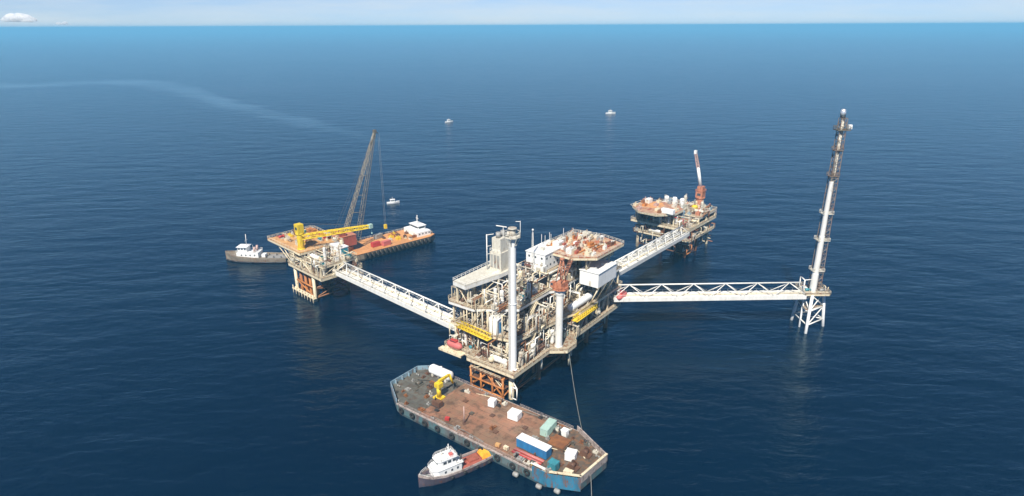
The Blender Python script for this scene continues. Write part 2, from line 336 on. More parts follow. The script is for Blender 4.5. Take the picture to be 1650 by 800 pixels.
# ------------------------------------------------------------------ plant clutter
def equip(kind,x,y,z,r_):
    """one piece of process plant, returned as (name, MB, materials)"""
    m=MB(); rot=r_.choice((0,1))
    def P(a,b,c): return (x+(b if rot else a), y+(a if rot else b), z+c)
    if kind=='vessel':
        l=r_.uniform(4,7); rr=r_.uniform(.7,1.2)
        m.vessel(P(-l/2,0,rr+.7),P(l/2,0,rr+.7),rr)
        m.mat(1)
        for t in (-.3,.3): m.obox(P(t*l,0,.45),(rr*1.6 if rot else .35,.35 if rot else rr*1.6,.9))
        for t in (-.2,.1,.3): m.tube(P(t*l,0,rr*2+.5),P(t*l,0,rr*2+1.6),.16,6)
        m.path([P(-.2*l,0,rr*2+1.5),P(-.2*l,1.4,rr*2+1.5),P(-.2*l,1.4,.3)],.16,6)
        return 'process_vessel',m,[r_.choice(('pale','white','plant_grey','cream')),'plant_grey']
    if kind=='column':
        h=r_.uniform(4,7); rr=r_.uniform(.55,.95); m.vessel(P(0,0,.4),P(0,0,h),rr); m.mat(1).tube(P(0,0,0),P(0,0,.8),rr*.9,10)
        m.path([P(0,0,h-.1),P(0,0,h+.6),P(1.3,0,h+.6),P(1.3,0,.2)],.15,6); m.path([P(rr,0,h*.4),P(rr+.8,.3,h*.4),P(rr+.8,.3,0)],.12,6)
        for k in range(6):
            a=k*math.pi/3; b_=a+math.pi/3; m.tube(P(1.35*math.cos(a),1.35*math.sin(a),h*.72),P(1.35*math.cos(b_),1.35*math.sin(b_),h*.72),.08,4); m.tube(P(1.35*math.cos(a),1.35*math.sin(a),h*.72),P(1.35*math.cos(a),1.35*math.sin(a),h*.72+1),.05,4)
        return 'separator_column',m,[r_.choice(('pale','white','cream','plant_grey')),'plant_grey']
    if kind=='pump':
        m.box(x-1.8,x+1.8,y-.9,y+.9,z,z+.35); m.mat(1)
        m.tube(P(-1.4,0,1),P(.1,0,1),.6,10); m.tube(P(.1,0,1),P(.5,0,1),.3,8); m.tube(P(.6,0,1),P(1.3,0,1),.75,10)
        m.mat(2).path([P(1,0,1.5),P(1,0,2.5),P(1,1.7,2.5)],.18,6); m.path([P(1.3,0,.9),P(2.2,0,.9),P(2.2,0,2.2)],.16,6)
        return 'pump_skid',m,['plant_grey',r_.choice(('grey','teal','brown','pale','red')),'cream']
    if kind=='manifold':
        k=r_.randint(4,7)
        for i in range(k):
            t=(i-(k-1)/2)*.75; m.mat(0).tube(P(t,0,0),P(t,0,2.6),.14,6); m.ball(P(t,0,1.3),.33,8,4); m.mat(1).tube(P(t-.25,.45,1.5),P(t+.25,.45,1.5),.07,5); m.tube(P(t,0,1.3),P(t,.45,1.5),.05,4)
        m.mat(0)
        for c in (.6,2.6): m.tube(P(-k*.45,0,c),P(k*.45,0,c),.2,8)
        return 'valve_manifold',m,[r_.choice(('brown','cream','rust','pale','plant_grey')),'red']
    if kind=='rack':
        l=r_.uniform(5,8); hgt=r_.uniform(2.2,4)
        for t in (-.5,0,.5):
            for q in (-.8,.8): m.obox(P(t*l,q,hgt/2),(.2,.2,hgt))
            m.obox(P(t*l,0,hgt),(1.8 if rot else .2,.2 if rot else 1.8,.2))
        m.mat(1)
        for q in (-.6,-.25,.1,.5):
            a=r_.uniform(.08,.2); m.tube(P(-l/2-.4,q,hgt+.1+a),P(l/2+.4,q,hgt+.1+a),a,6)
        m.tube(P(l/2+.4,.1,hgt+.2),P(l/2+.4,.1,0),.15,6); m.tube(P(-l/2-.4,-.6,hgt+.2),P(-l/2-.4,-.6,0),.15,6)
        return 'pipe_rack',m,['cream',r_.choice(('white','pale','plant_grey','rust'))]
    if kind=='cabinet':
        a,b_,c=r_.uniform(1.2,2.8),r_.uniform(.9,1.8),r_.uniform(1.6,2.6); m.box(x-a/2,x+a/2,y-b_/2,y+b_/2,z+.1,z+c); m.mat(1).box(x-a/2-.1,x+a/2+.1,y-b_/2-.1,y+b_/2+.1,z+c,z+c+.08)
        m.box(x-a*.2,x+a*.2,y-b_/2-.04,y-b_/2-.01,z+.3,z+c*.85); m.box(x-a/2-.04,x-a/2-.01,y-b_*.25,y+b_*.25,z+.3,z+c*.85)
        return 'control_cabinet',m,[r_.choice(('white','pale','grey','cream','mint','teal')),'plant_grey']
    if kind=='cooler':
        a,b_=r_.uniform(3,5),r_.uniform(2,3); h=r_.uniform(1.8,3)
        for i in (-1,1):
            for j in (-1,1): m.obox(P(i*a*.45,j*b_*.45,h*.3),(.2,.2,h*.6))
        m.obox(P(0,0,h*.75),((b_ if rot else a),(a if rot else b_),h*.3)); m.mat(1)
        for i in (-.25,.25): m.tube(P(i*a,0,h*.9),P(i*a,0,h*.9+.5),min(b_*.42,a*.22),14); 
        return 'fan_cooler',m,['pale','plant_grey']
KINDS=['vessel','column','pump','manifold','rack','cabinet','cooler','manifold','pump','column']
def clutter(parent,x0,x1,y0,y1,z,dx,dy,seed,kinds=KINDS,p=.9,maxh=None):
    r_=random.Random(seed); nx=max(1,int((x1-x0)/dx)); ny=max(1,int((y1-y0)/dy))
    for i in range(nx):
        for j in range(ny):
            if r_.random()>p: continue
            x=x0+(i+.5+r_.uniform(-.2,.2))*(x1-x0)/nx; y=y0+(j+.5+r_.uniform(-.2,.2))*(y1-y0)/ny
            nm,m,ms=equip(r_.choice(kinds),x,y,z,r_); m.build(nm,ms,parent)
def deck(parent,poly,z,name='deck',top='grating',edge='cream',g=1.1,rail=True,bay=4,railpts=None):
    xs=[p[0] for p in poly]
    m=MB(); m.mat(0).prism(poly,z-.15,z)
    m.mat(1)
    q=poly+[poly[0]]
    m.wallring(q,z-.16-g,z-.16,.35)
    d=m.build(name,[top,edge],parent)
    b=MB()
    x=min(xs)+bay
    while x<max(xs)-1:
        yy=[]
        for (x0,y0),(x1,y1) in zip(q,q[1:]):
            if (x0<=x<x1) or (x1<=x<x0): yy.append(y0+(y1-y0)*(x-x0)/(x1-x0))
        if len(yy)>=2: b.box(x-.12,x+.12,min(yy)+.4,max(yy)-.4,z-.17-g*.7,z-.17)
        x+=bay
    if b.v: b.build('deck_beams','pale',d)
    if rail: h=MB(); h.rail(railpts or q,z,1.2,.06,2.5); h.build('handrail','cream',d)
    return d
def rect(x0,x1,y0,y1): return [(x0,y0),(x1,y0),(x1,y1),(x0,y1)]
def pipes(parent,bounds,z0,z1,n,seed,mats=('white','cream','pale','plant_grey','rust')):
    r_=random.Random(seed); x0,x1,y0,y1=bounds
    for i in range(n):
        a=Vector((r_.uniform(x0,x1),r_.uniform(y0,y1),r_.uniform(z0,z1))); pts=[a]; ax=r_.choice((0,1))
        for k in range(r_.randint(2,4)):
            b=pts[-1].copy()
            if k%2==0:
                lo,hi=((x0,x1),(y0,y1))[ax]; b[ax]=min(hi,max(lo,b[ax]+r_.choice((-1,1))*r_.uniform(4,12))); ax=1-ax
            else: b.z=min(z1,max(z0,b.z+r_.choice((-1,1))*r_.uniform(2,6)))
            if (b-pts[-1]).length>.5: pts.append(b)
        if len(pts)>1: m=MB(); m.path(pts,r_.uniform(.12,.3),7); m.build('pipe_run',r_.choice(mats),parent)

# ------------------------------------------------------------------ PRODUCTION PLATFORM
PF=Frame(.5,177,53.13)
pp=thing('production_platform','large cream and rusty multi-level offshore platform in the centre where three bridges meet','offshore platform',PF(0,0),PF.a)
for u in (4,20,37,54,70):
    for v in (4,21):
        m=MB(); m.tube((u-.3,v,-9),(u,v,10.6),.95,12); m.build('leg','cream' if (u==4) else 'rust',pp)
def brace(p,q,r,mt,parent,name='jacket_brace'): m=MB(); m.tube(p,q,r,8); m.build(name,mt,parent)
for z in (2.2,8.5):
    brace((4,4,z),(4,21,z),.45,'orange_rust',pp)
    for u in (4,20,37,54): brace((u,4,z),(u+16.5,4,z),.4,'rust',pp)
brace((4,4,8.5),(4,12.5,2.2),.35,'orange_rust',pp); brace((4,21,8.5),(4,12.5,2.2),.35,'orange_rust',pp)
for i,u in enumerate((4,20,37,54)): brace((u,4,8.5 if i%2 else 2.2),(u+16.5,4,2.2 if i%2 else 8.5),.35,'rust',pp)
# boat landing on the barge side
m=MB()
for v in (5.5,10,15,19.5):
    m.tube((1.0,v,-2),(1.0,v,8.5),.38,8); m.tube((1.0,v,7.8),(4,v,9.6),.28,6); m.tube((1.0,v,1.5),(4,v,2.2),.28,6)
for z in (1.2,4.6,8): m.tube((.9,5,z),(.9,20,z),.32,8)
m.tube((1.1,5.5,1.2),(1.1,12.5,8),.34,8); m.tube((1.1,19.5,1.2),(1.1,12.5,8),.34,8); m.tube((3,6,4.5),(3,18,10.5),.3,8); m.tube((3,18,4.5),(3,6,10.5),.3,8)
m.build('boat_landing','orange_rust',pp)
m=MB(); m.box(.2,3.6,6,19,8.2,8.4); m.box(1.6,3.6,5,20,4.3,4.5); m.build('landing_deck','brown',pp)
m=MB(); m.rail([(.3,6),(.3,19)],8.4,1.1,.07,2); m.build('handrail','cream',pp)
m=MB(); m.stair((1.2,18,8.4),(1.2,13,11.2)); m.stair((2.2,7,4.5),(2.2,11.5,8.2)); m.build('stairway','cream',pp)
m=MB()
for d in ((.2,1.0),(.2,-1.2)): m.tube((d[0],d[1]+.2,3.2),(d[0],d[1]+.2,7.4),.22,6)
m.tube((.2,-1.0,7.4),(3.6,3.5,7.4),.22,6); m.tube((.2,1.2,7.4),(.2,-1.0,7.4),.22,6); m.tube((.2,1.2,3.2),(.2,-1.0,3.2),.2,6); m.build('ladder_cage','white',pp)
for i in range(14):
    u=12+i*4.2+rnd.uniform(-1,1); v=rnd.uniform(7,17); m=MB(); m.tube((u,v,-8),(u,v,11),rnd.choice((.35,.5,.6)),8); m.build('conductor',rnd.choice(('brown','rust','brown')),pp)
for u,v,z in ((13,1.5,6.5),(15,2.5,5.5),(17.5,1,6),(28.5,-3.5,4),(31,-2.8,6.5),(47,1.5,5.5),(49.5,2,6.5),(64,1.5,5),(66,1,7)):
    m=MB(); m.tube((u,v,z),(u,v,10.9),.42,8); m.build('caisson',rnd.choice(('rust','cream','pale')),pp)
# decks
lower=[(0,0),(21,0),(25,-5),(31,-5),(35,-1.5),(72,-1.5),(74,1),(74,28),(7,33),(2.5,33),(2.5,21.5),(0,20.5)]
deck(pp,lower,12,edge='cream',g=1.0)
mid=[(8,5),(36,1),(40,-1),(73,-1),(73,28),(6,33),(6,12)]
deck(pp,mid,20,edge='cream',g=.9)
upper=[(15,9),(34,9),(36,7.5),(54,7.5),(56,-1),(72,-1),(72,26),(7,34.5),(5.5,33),(5.5,22),(12,13)]
deck(pp,upper,28,edge='white',g=.9)
deck(pp,[(5,24.5),(20,21.5),(33,21),(33,31),(6,31)],36,top='pale',edge='white',g=1.3,rail=False)
h=MB(); h.rail([(20,21.5),(5,24.5),(6,31),(33,31)],36,1.2,.07,2.2); h.build('handrail','white',pp)
deck(pp,[(36,11),(56,10),(58,2),(70,2),(70,20),(36,22)],34,top='grating',edge='cream',g=.8)
# columns and bracing between the decks
for (z0,z1,pts) in ((12,18.8,[(9,6),(9,12),(20,4),(30,2.2),(37,0),(46,0),(54,0),(63,0),(71,0),(7,21),(7,31),(20,12),(37,12),(54,12)]),
                    (20,26.8,[(16,10),(13,14),(25,9.5),(36,8),(45,8),(54,8),(63,0),(71,0),(7,22),(7,32),(20,20),(30,14),(46,10),(60,10)]),
                    (28,34.5,[(7,25),(7,30),(20,22),(32,22),(20,29),(37,11.6),(55,10.6),(68,3),(46,12),(60,12)])):
    for (u,v) in pts:
        m=MB(); m.box(u-.28,u+.28,v-.28,v+.28,z0,z1); m.build('column','cream',pp)
for a,b in (((9,6,12),(20,4,18.8)),((20,4,18.8),(30,2.2,12)),((37,0,12),(46,0,18.8)),((46,0,18.8),(54,0,12)),((54,0,12),(63,0,18.8)),((63,0,18.8),(71,0,12)),
            ((16,10,20),(25,9.5,26.8)),((25,9.5,26.8),(36,8,20)),((36,8,20),(45,8,26.8)),((45,8,26.8),(54,8,20)),((63,0,26.8),(71,0,20)),((7,21,12),(7,31,18.8)),((7,22,26.8),(7,32,20)),
            ((7,25,28),(7,30,34.5)),((7,25,28),(20,22,34.5)),((20,22,28),(32,22,34.5)),((9,6,12),(9,12,18.8))):
    brace(a,b,.2,'cream',pp,'truss_brace')
for a,b in (((2,7,12),(8,7,20)),((40,-.3,12),(47,-.3,20)),((64,-.4,20),(57,-.4,28)),((12,4,12),(18,4,20)),((18,9,20),(24,7.5,28)),((6.5,24,20),(6.5,18,28))):
    m=MB(); m.stair(a,b); m.build('stairway','cream',pp)
clutter(pp,2,20,1,19,12,3.1,3.0,11,p=.97); clutter(pp,20,73,0,9,12,3.6,4.2,12,p=.97); clutter(pp,4,8,21,32,12,3,3,13)
clutter(pp,9,36,5,16,20,3.5,3.4,14,p=.97); clutter(pp,8,30,17,32,20,4.6,4.6,34); clutter(pp,52,72,0,9,20,3.6,4.4,15,p=.97); clutter(pp,36,52,4.5,9,20,4,4,35)
clutter(pp,9,35,11,21,28,3.3,3.1,16,p=.97); clutter(pp,7,14,19,33,28,3.3,3.3,17); pipes(pp,(7,34,13,24),29,36,18,71); clutter(pp,37,56,8.5,14,28,3.6,3,18,p=.95)
clutter(pp,9,31,20,30,36,6,5,19,kinds=['cabinet','pump','cooler','manifold'],p=.45); clutter(pp,33,38,12,21,34,3,3,36); clutter(pp,57,70,3,7,34,4,3,37)
pipes(pp,(2,20,1,18),12.4,19,20,21); pipes(pp,(20,72,-.5,10),12.4,19,22,22); pipes(pp,(9,38,4,18),20.4,27,28,23); pipes(pp,(12,60,9,24),28.4,35,26,24)
for k,(z0,z1,x0) in enumerate(((12.3,19,5.5),(20.3,27,7.6))):
    r3=random.Random(90+k)
    for i in range(26):
        v=r3.uniform(12,33) if k else r3.uniform(21.5,32.5); x=x0+r3.uniform(-.2,2); m=MB(); a=r3.uniform(z0,z1); m.path([(x,v,z0),(x,v,a),(x,min(33,v+r3.uniform(1,4)),a),(x,min(33,v+r3.uniform(1,4)),z1)] if i%2 else [(x,v,z1),(x,v,a),(x+4,v,a)],r3.uniform(.1,.26),6); m.build('riser_pipe',r3.choice(('white','cream','pale','plant_grey','rust')),pp)
    for i in range(34):
        u=r3.uniform(10,70); y=r3.uniform(1.5,4)+(4.5 if k and 22<u<55 else 0); m=MB(); a=r3.uniform(z0,z1); l=r3.uniform(2,7); m.path([(u,y,z0),(u,y,a),(u+l,y,a),(u+l,y,z1 if i%2 else z0)],r3.uniform(.1,.26),6); m.build('process_pipe',r3.choice(('white','cream','pale','plant_grey','rust','white')),pp)
for i in range(9):
    v=5.5+i*2.2; m=MB(); x=6.1+rnd.uniform(-.3,.8); m.path([(x,v+4,19),(x,v+4,rnd.uniform(25,29)),(x+rnd.uniform(3,8),v+4,rnd.uniform(25,29))],.22,7); m.build('riser_pipe',rnd.choice(('white','cream','pale')),pp)

for (u,v,z,a,b_,c,mt) in ((38.5,9.3,28,5,2.2,3.2,'white'),(45,9.2,28,4.4,2,2.8,'cream'),(50.5,9.4,28,3.4,2.2,3.6,'clean_white'),(26,11.5,28,4.2,2.6,3,'white'),(18,11.5,28,3.2,2.4,2.4,'plant_grey'),(31,14.5,28,3.6,2.6,4.4,'clean_white'),(34.5,13.5,34,2.6,4,3,'white'),(53.2,12.2,34,2.2,4,3.4,'pale'),(22,16,28,3,2.4,3.6,'pale'),(11.5,15,28,3,2.2,2.6,'white'),(27,18.5,28,4,2.2,4.6,'cream'),(62,.2,28,4,2.4,3,'pale')):
    m=MB(); m.box(u-a/2,u+a/2,v-b_/2,v+b_/2,z+.2,z+c); m.box(u-a*.4,u+a*.4,v-b_*.35,v+b_*.35,z,z+.198); m.mat(1)
    m.box(u-a*.3,u+a*.1,v-b_/2-.05,v-b_/2-.003,z+.5,z+c*.8); m.box(u-a/2-.05,u-a/2-.003,v-b_*.25,v+b_*.25,z+.4,z+c*.8); m.tube((u+a*.2,v,z+c),(u+a*.2,v,z+c+.9),.3,8); m.box(u-a*.35,u-a*.05,v-b_*.3,v+b_*.3,z+c+.003,z+c+.5)
    m.build('equipment_module',[mt,'plant_grey'],pp)
# vent stack at the front corner
t=thing('vent_stack','tall white round vent stack rising from the front corner of the central platform','vent stack',PF(3.2,2.9,12),PF.a)
m=MB(); m.rings((0,0,0),(0,0,50),[(0,1.6),(.5,1.6),(.52,1.35),(24,1.3),(24.02,1.42),(24.3,1.42),(24.32,1.25),(47,1.15)],20); m.build('shaft','clean_white',t)
m=MB(); m.prism([(2.6*math.cos(k*math.pi/4+.39),2.6*math.sin(k*math.pi/4+.39)) for k in range(8)],46.6,46.9); m.rail([(2.5*math.cos(k*math.pi/4+.39),2.5*math.sin(k*math.pi/4+.39)) for k in range(9)],46.9,1.4,.08,3); 
for k in range(8): a=k*math.pi/4+.39; m.tube((1.25*math.cos(a),1.25*math.sin(a),43.8),(2.5*math.cos(a),2.5*math.sin(a),46.6),.12,5)
m.build('head_platform','pale',t)
m=MB(); m.tube((0,0,46.9),(0,0,49.2),1.0,14); m.tube((0,0,49.2),(0,0,49.6),1.4,14); m.tube((1.2,.9,46.9),(1.2,.9,49),.5,8); m.tube((-1.3,.6,46.9),(-1.3,.6,48.6),.45,8); m.build('vent_head',['plant_grey'],t)
m=MB(); m.tube((-2.2,1.8,46.9),(-2.2,1.8,50.2),.12,5); m.tube((-2.6,4.2,50.2),(-2,.6,50.2),.16,5); m.build('aerial','white',t)
m=MB(); m.tube((2,-1.6,46.9),(2,-1.6,51.6),.1,5); m.tube((2,-1.6,51.4),(1.2,-.4,51.4),.1,5); m.build('aerial','white',t)
m=MB()
for sg in (-.28,.28): m.tube((-1.9,sg,0),(-1.75,sg,46.8),.07,4)
for k in range(78): m.tube((-1.9,-.28,.6*k+.3),(-1.9,.28,.6*k+.3),.04,4,caps=False)
m.build('ladder','pale',t)

# pedestal crane
t=thing('pedestal_crane','orange crane on a white column at the right edge of the central platform','crane',PF(25.5,-.9,12),PF.a)
m=MB(); m.rings((0,0,0),(0,0,23),[(0,1.5),(.5,1.5),(.6,1.3),(20,1.3),(21,1.9),(22.5,1.9)],18); m.build('pedestal','white',t)
m=MB(); m.prism([(2.9*math.cos(k*math.pi/4+.39),2.9*math.sin(k*math.pi/4+.39)) for k in range(8)],22.5,22.8); m.rail([(2.8*math.cos(k*math.pi/4+.39),2.8*math.sin(k*math.pi/4+.39)) for k in range(9)],22.8,1.2,.08,3); m.build('walkway','crane_orange',t)
m=MB(); m.box(-1.5,2.8,-1.4,1.4,22.9,24.9); m.box(-2.0,-.2,1.5,2.8,23,25); m.box(2.8,4.0,-1.1,1.1,23.2,24.4); m.build('machinery_house','crane_orange',t)
m=MB(); m.box(-2.06,-2.003,1.7,2.6,23.9,24.8); m.box(-1.9,-.4,2.803,2.86,23.9,24.8); m.build('cab_window','glass',t)
m=MB()
for sg in (-1.1,1.1): m.tube((1.8,sg,24.9),(.9,sg*.4,33),.2,6); m.tube((-1.2,sg,24.9),(.9,sg*.4,33),.16,6); m.tube((-.5,sg*.85,28),(1.5,sg*.8,28),.14,5); m.tube((.1,sg*.65,31),(1.2,sg*.6,31),.14,5)
m.box(.4,1.4,-.7,.7,32.8,33.4); m.build('gantry','crane_orange',t)
m=MB(); m.lattice((2,0,25.2),(31,11,29.5),1.3,.8,15,.09,.06); m.build('boom','crane_orange',t)
m=MB(); m.tube((.9,.3,33.3),(31,11,29.9),.04,4); m.tube((.9,-.3,33.3),(31,10.8,29.9),.04,4); m.build('pendant_line','dark',t)

# yellow gangways
def gangway(label,p,l,rz,mt='yellow'):
    t=thing('yellow_gangway',label,'gangway',p,rz,'yellow gangways on the central platform')
    m=MB(); m.box(0,l,-.9,.9,0,.25); m.build('floor_plate',mt,t)
    for sg in (-.95,.95):
        m=MB(); m.tube((0,sg,1.9),(l,sg,1.9),.17,6); m.tube((0,sg,.15),(l,sg,.15),.2,6); k=int(l/1.5)
        for i in range(k): m.tube((l*i/k,sg,.15),(l*(i+.5)/k,sg,1.9),.1,4); m.tube((l*(i+.5)/k,sg,1.9),(l*(i+1)/k,sg,.15),.1,4)
        m.build('side_truss',mt,t)
gangway('bright yellow gangway beam beside the end of the left bridge',PF(5.0,28.3,19.6),15.5,PF.a-math.pi/2-.10)
gangway('ochre yellow gangway on the right side of the central platform behind the orange crane',PF(35,-1.6,18.2),15,PF.a)

# vertical tank
t=thing('storage_tank','white upright round tank with blue shade coloured on its side near the yellow gangway','tank',PF(8.7,14.4,20),PF.a)
m=MB(); m.rings((0,0,0),(0,0,6.3),[(0,2.3),(5.4,2.3),(5.9,1.9),(6.2,.6)],24); m.build('shell','clean_white',t)
m=MB()
a0=-1.9
for k in range(9):
    a=a0+k*.17; b_=a+.16
    m.prism([(2.31*math.cos(a),2.31*math.sin(a)),(2.34*math.cos(a),2.34*math.sin(a)),(2.34*math.cos(b_),2.34*math.sin(b_)),(2.31*math.cos(b_),2.31*math.sin(b_))],.6,4.6)
m.build('blue_shade','blue',t)  # tank's bluish shaded side, put into the colour as thin blue strips
m=MB(); m.tube((0,0,6.2),(0,0,7),.25,8); m.rail([(1.8*math.cos(k*math.pi/4),1.8*math.sin(k*math.pi/4)) for k in range(9)],5.8,1,.06,3); m.build('top_rail','white',t)

# long white vessel on the right
t=thing('surge_vessel','long white horizontal pressure vessel lying above the ochre gangway','pressure vessel',PF(36.5,1.6,20),PF.a)
m=MB(); m.vessel((0,0,2.0),(15,0,2.0),1.4,18); m.build('shell','clean_white',t)
for x in (3.5,11.5): m=MB(); m.box(x-.3,x+.3,-1.2,1.2,.02,1.0); m.build('saddle','pale',t)
for x in (5,7.5,10): m=MB(); m.tube((x,0,3.3),(x,0,4.2),.25,8); m.build('nozzle','pale',t)

# lifeboats
def lifeboat(label,p,rz):
    t=thing('lifeboat',label,'lifeboat',p,rz,'lifeboats on the central platform')
    m=MB(); prof=[(0,.15),(.5,.9),(1.6,1.35),(4.6,1.4),(6.2,1.1),(7,.25)]; m.rings((0,0,1.5),(7,0,1.5),prof,14); m.build('hull','coral',t)
    m=MB(); m.box(2.0,4.8,-.8,.8,2.75,3.35); m.build('canopy','red',t)
    m=MB(); m.box(2.2,4.6,-.83,-.8,2.95,3.2); m.box(2.2,4.6,.8,.83,2.95,3.2); m.build('window','glass',t)
    for x in (1.2,5.6): m=MB(); m.path([(x,1.9,-.2),(x,1.9,3.9),(x,0,4.4)],.16,6); m.tube((x,0,4.4),(x,0,2.7),.05,4); m.build('davit','white',t)
lifeboat('red lifeboat hung below the left bridge at the platform\'s left corner',PF(2.4,31.6,12.02),PF.a-math.pi/2)
lifeboat('red lifeboat at the right end of the platform beside the right bridge',PF(66,-2.9,15),PF.a)
m=MB(); m.box(.6,2.48,23.5,34,11.0,11.3); m.box(.3,.6,23.5,34,10.5,11.4); m.build('boat_platform','cream',pp)

# accommodation block + cabin
def building(name,label,p,rz,l,wd,h,cat,win=True,mt='clean_white',group=None):
    t=thing(name,label,cat,p,rz,group)
    m=MB(); m.box(0,l,0,wd,.02,h); wl_=m.build('wall',mt,t)
    m=MB(); m.box(-.25,l+.25,-.25,wd+.25,h+.003,h+.25); m.build('roof','clean_white' if mt!='blue' else 'clean_white',t)
    if win:
        z=1.3
        while z<h-.8:
            k=int(l/2.4)
            for i in range(k):
                x=(i+.5)*l/k; w_=MB(); w_.box(x-.4,x+.4,-.05,-.003,z,z+.8); w_.build('window','glass',wl_)
            k=int(wd/2.6)
            for i in range(k):
                y=(i+.5)*wd/k; w_=MB(); w_.box(-.05,-.003,y-.4,y+.4,z,z+.8); w_.build('window','glass',wl_)
            z+=3
    return t
t=building('accommodation_block','bright white accommodation block on top of the central platform left of the rust brown deck',PF(36,12.5,34.3),PF.a,15,8.5,6.2,'building')
for x,y,h in ((8,7,4.5),(11,7.4,3.2),(13.5,7,3.8),(5,2,1.6)): m=MB(); m.tube((x,y,6.45),(x,y,6.45+h),.09,5); m.build('aerial','white',t)
for x,y in ((3,3),(9,4)): m=MB(); m.box(x,x+1.6,y,y+1.4,6.46,7.5); m.build('vent_unit','pale',t)
t=building('white_cabin','plain bright white cabin overhanging the right side of the central platform','cabin' and PF(46,-4.6,28.3),PF.a,14,8,5.6,'cabin',False)
m=MB(); m.box(-.02,-.003,3,4,.1,2.1); m.build('door','pale',t)
m=MB(); m.box(2,4,3,5,5.86,6.6); m.box(9,10.5,2,4,5.86,6.4); m.build('vent_unit','white',t)
m=MB()
for u in (47,52.5,58.5): m.tube((u,-.6,20),(u,-4.3,28),.25,6)
m.tube((46,-4.2,28.1),(60,-4.2,28.1),.2,6); m.build('support_bracket','cream',pp)

# rust brown top deck
t=thing('top_deck','rust brown raised deck crowded with equipment at the back right of the central platform','raised deck',PF(55.5,8,0),PF.a)
tp=[(-14.5,-4),(-9,-11.5),(11,-12),(13.5,-2),(12,11.5),(-9,12.5),(-14,6)]
m=MB(); m.prism(tp,39.8,40); dp=m.build('deck_plate','heli_deck',t)
m=MB(); m.wallring(tp+[tp[0]],39.0,39.79,.4)
for x in (-9,-4.5,0,4.5,9): m.box(x-.15,x+.15,-9.5,9.5,38.8,39.59)
m.build('deck_girders','cream',t)
m=MB(); m.rail(tp+[tp[0]],40,1.1,.07,2); m.build('handrail','pale',dp)
for x,y in ((-9,-7),(9,-7),(-8,7),(8,7)): m=MB(); m.tube((x,y,34.02),(x,y,38.75),.35,8); m.build('support_post','cream',t)
for x,y in ((-9,-7),(9,-7)): m=MB(); m.tube((x,y,34.2),(x*.4,y,38.7),.2,6); m.build('support_brace','cream',t)
r2=random.Random(77)
for i in range(85):
    x=r2.uniform(-11,11); y=r2.uniform(-9.5,11)
    if True:
        a,b_,c=r2.uniform(.3,1.2),r2.uniform(.3,1.0),r2.uniform(.3,1.6); m=MB(); m.box(x-a,x+a,y-b_,y+b_,40.01,40.01+c)
        if i%2: m.tube((x,y,40+c),(x,y,40.8+c*1.3),.13,6); m.tube((x-a,y,40.2+c),(x+a,y,40.2+c),.15,6)
        m.build('deck_equipment',r2.choice(('rust','faded_red','orange_rust','cream','brown','pale','white','crane_orange','pale','cream','plant_grey','grey')),t)
for (x0,y0,x1,y1) in ((-10,-6,9,-7),(-9,-3.5,7,-4.5),(-6,2,10,4),(-8,0,9,.5)): m=MB(); m.path([(x0,y0,40.4),(x1,y1,40.4)],.3,8); m.build('pipe_run',r2.choice(('orange_rust','rust','cream','red')),t)
for (x,y,a,b_,c,mt) in ((-10.5,-1,3.2,2.4,2.2,'white'),(-7.5,6.5,4,2.6,2.4,'clean_white'),(-2,8.6,3.4,2.2,1.8,'pale'),(5,8,3.6,2.4,2.2,'plant_grey'),(9.8,4,2.4,3,2,'pale'),(-8.8,-7.6,2.6,2,1.6,'cream')):
    m=MB(); m.box(x-a/2,x+a/2,y-b_/2,y+b_/2,40.01,40+c); m.mat(1).box(x-a*.3,x+a*.2,y-b_/2-.05,y-b_/2-.003,40.4,40+c*.8); m.tube((x,y,40+c),(x,y,41+c),.2,6); m.build('equipment_module',[mt,'plant_grey'],t)
for x,y,h in ((-12.5,4.5,4.5),(-5,11.5,3.6),(3,10.8,4),(9,10,2.8)): m=MB(); m.tube((x,y,40),(x,y,40+h),.09,5); m.build('lamp_post','white',t)
# exhaust tower behind the stack
t=thing('exhaust_tower','grey white boxy exhaust tower with a slim mast behind the vent stack','exhaust tower',PF(22.5,22.6,36),PF.a)
m=MB(); m.box(0,6.5,0,5,.02,7); m.box(.6,5.8,.5,4.4,7.01,12.2); m.build('casing','pale',t)
for x in (1.8,4.6): m=MB(); m.tube((x,2.4,12.22),(x,2.4,14.2),.9,14); m.build('exhaust_pipe','grey',t)
m=MB(); m.tube((-.9,5.6,0),(-.9,5.6,13.5),.22,6); m.tube((-.9,5.6,13.3),(1.5,4.3,13.3),.15,5)
for z in (3,6,9): m.tube((-.9,5.6,z),(0.6,4.9,z),.1,5)
m.build('mast','white',t)
m=MB(); m.rail([(0,0),(0,5),(6.5,5)],7.02,1.1,.06,1.6); m.build('handrail','white',t)
for i in range(3): m=MB(); m.box(-.06,-.003,.6+i*1.5,1.7+i*1.5,1,6); m.build('louvre','grey',t)
t=thing('lattice_mast','thin white radio mast behind the vent stack','mast',PF(34.5,17,34),PF.a); m=MB(); m.lattice((0,0,0),(0,0,15),1,.4,12,.07,.04,3); m.build('tower','white',t); m=MB(); m.tube((0,0,14.9),(0,0,16.2),.1,6); m.ball((0,0,16),.4,8,5); m.build('aerial','white',t)

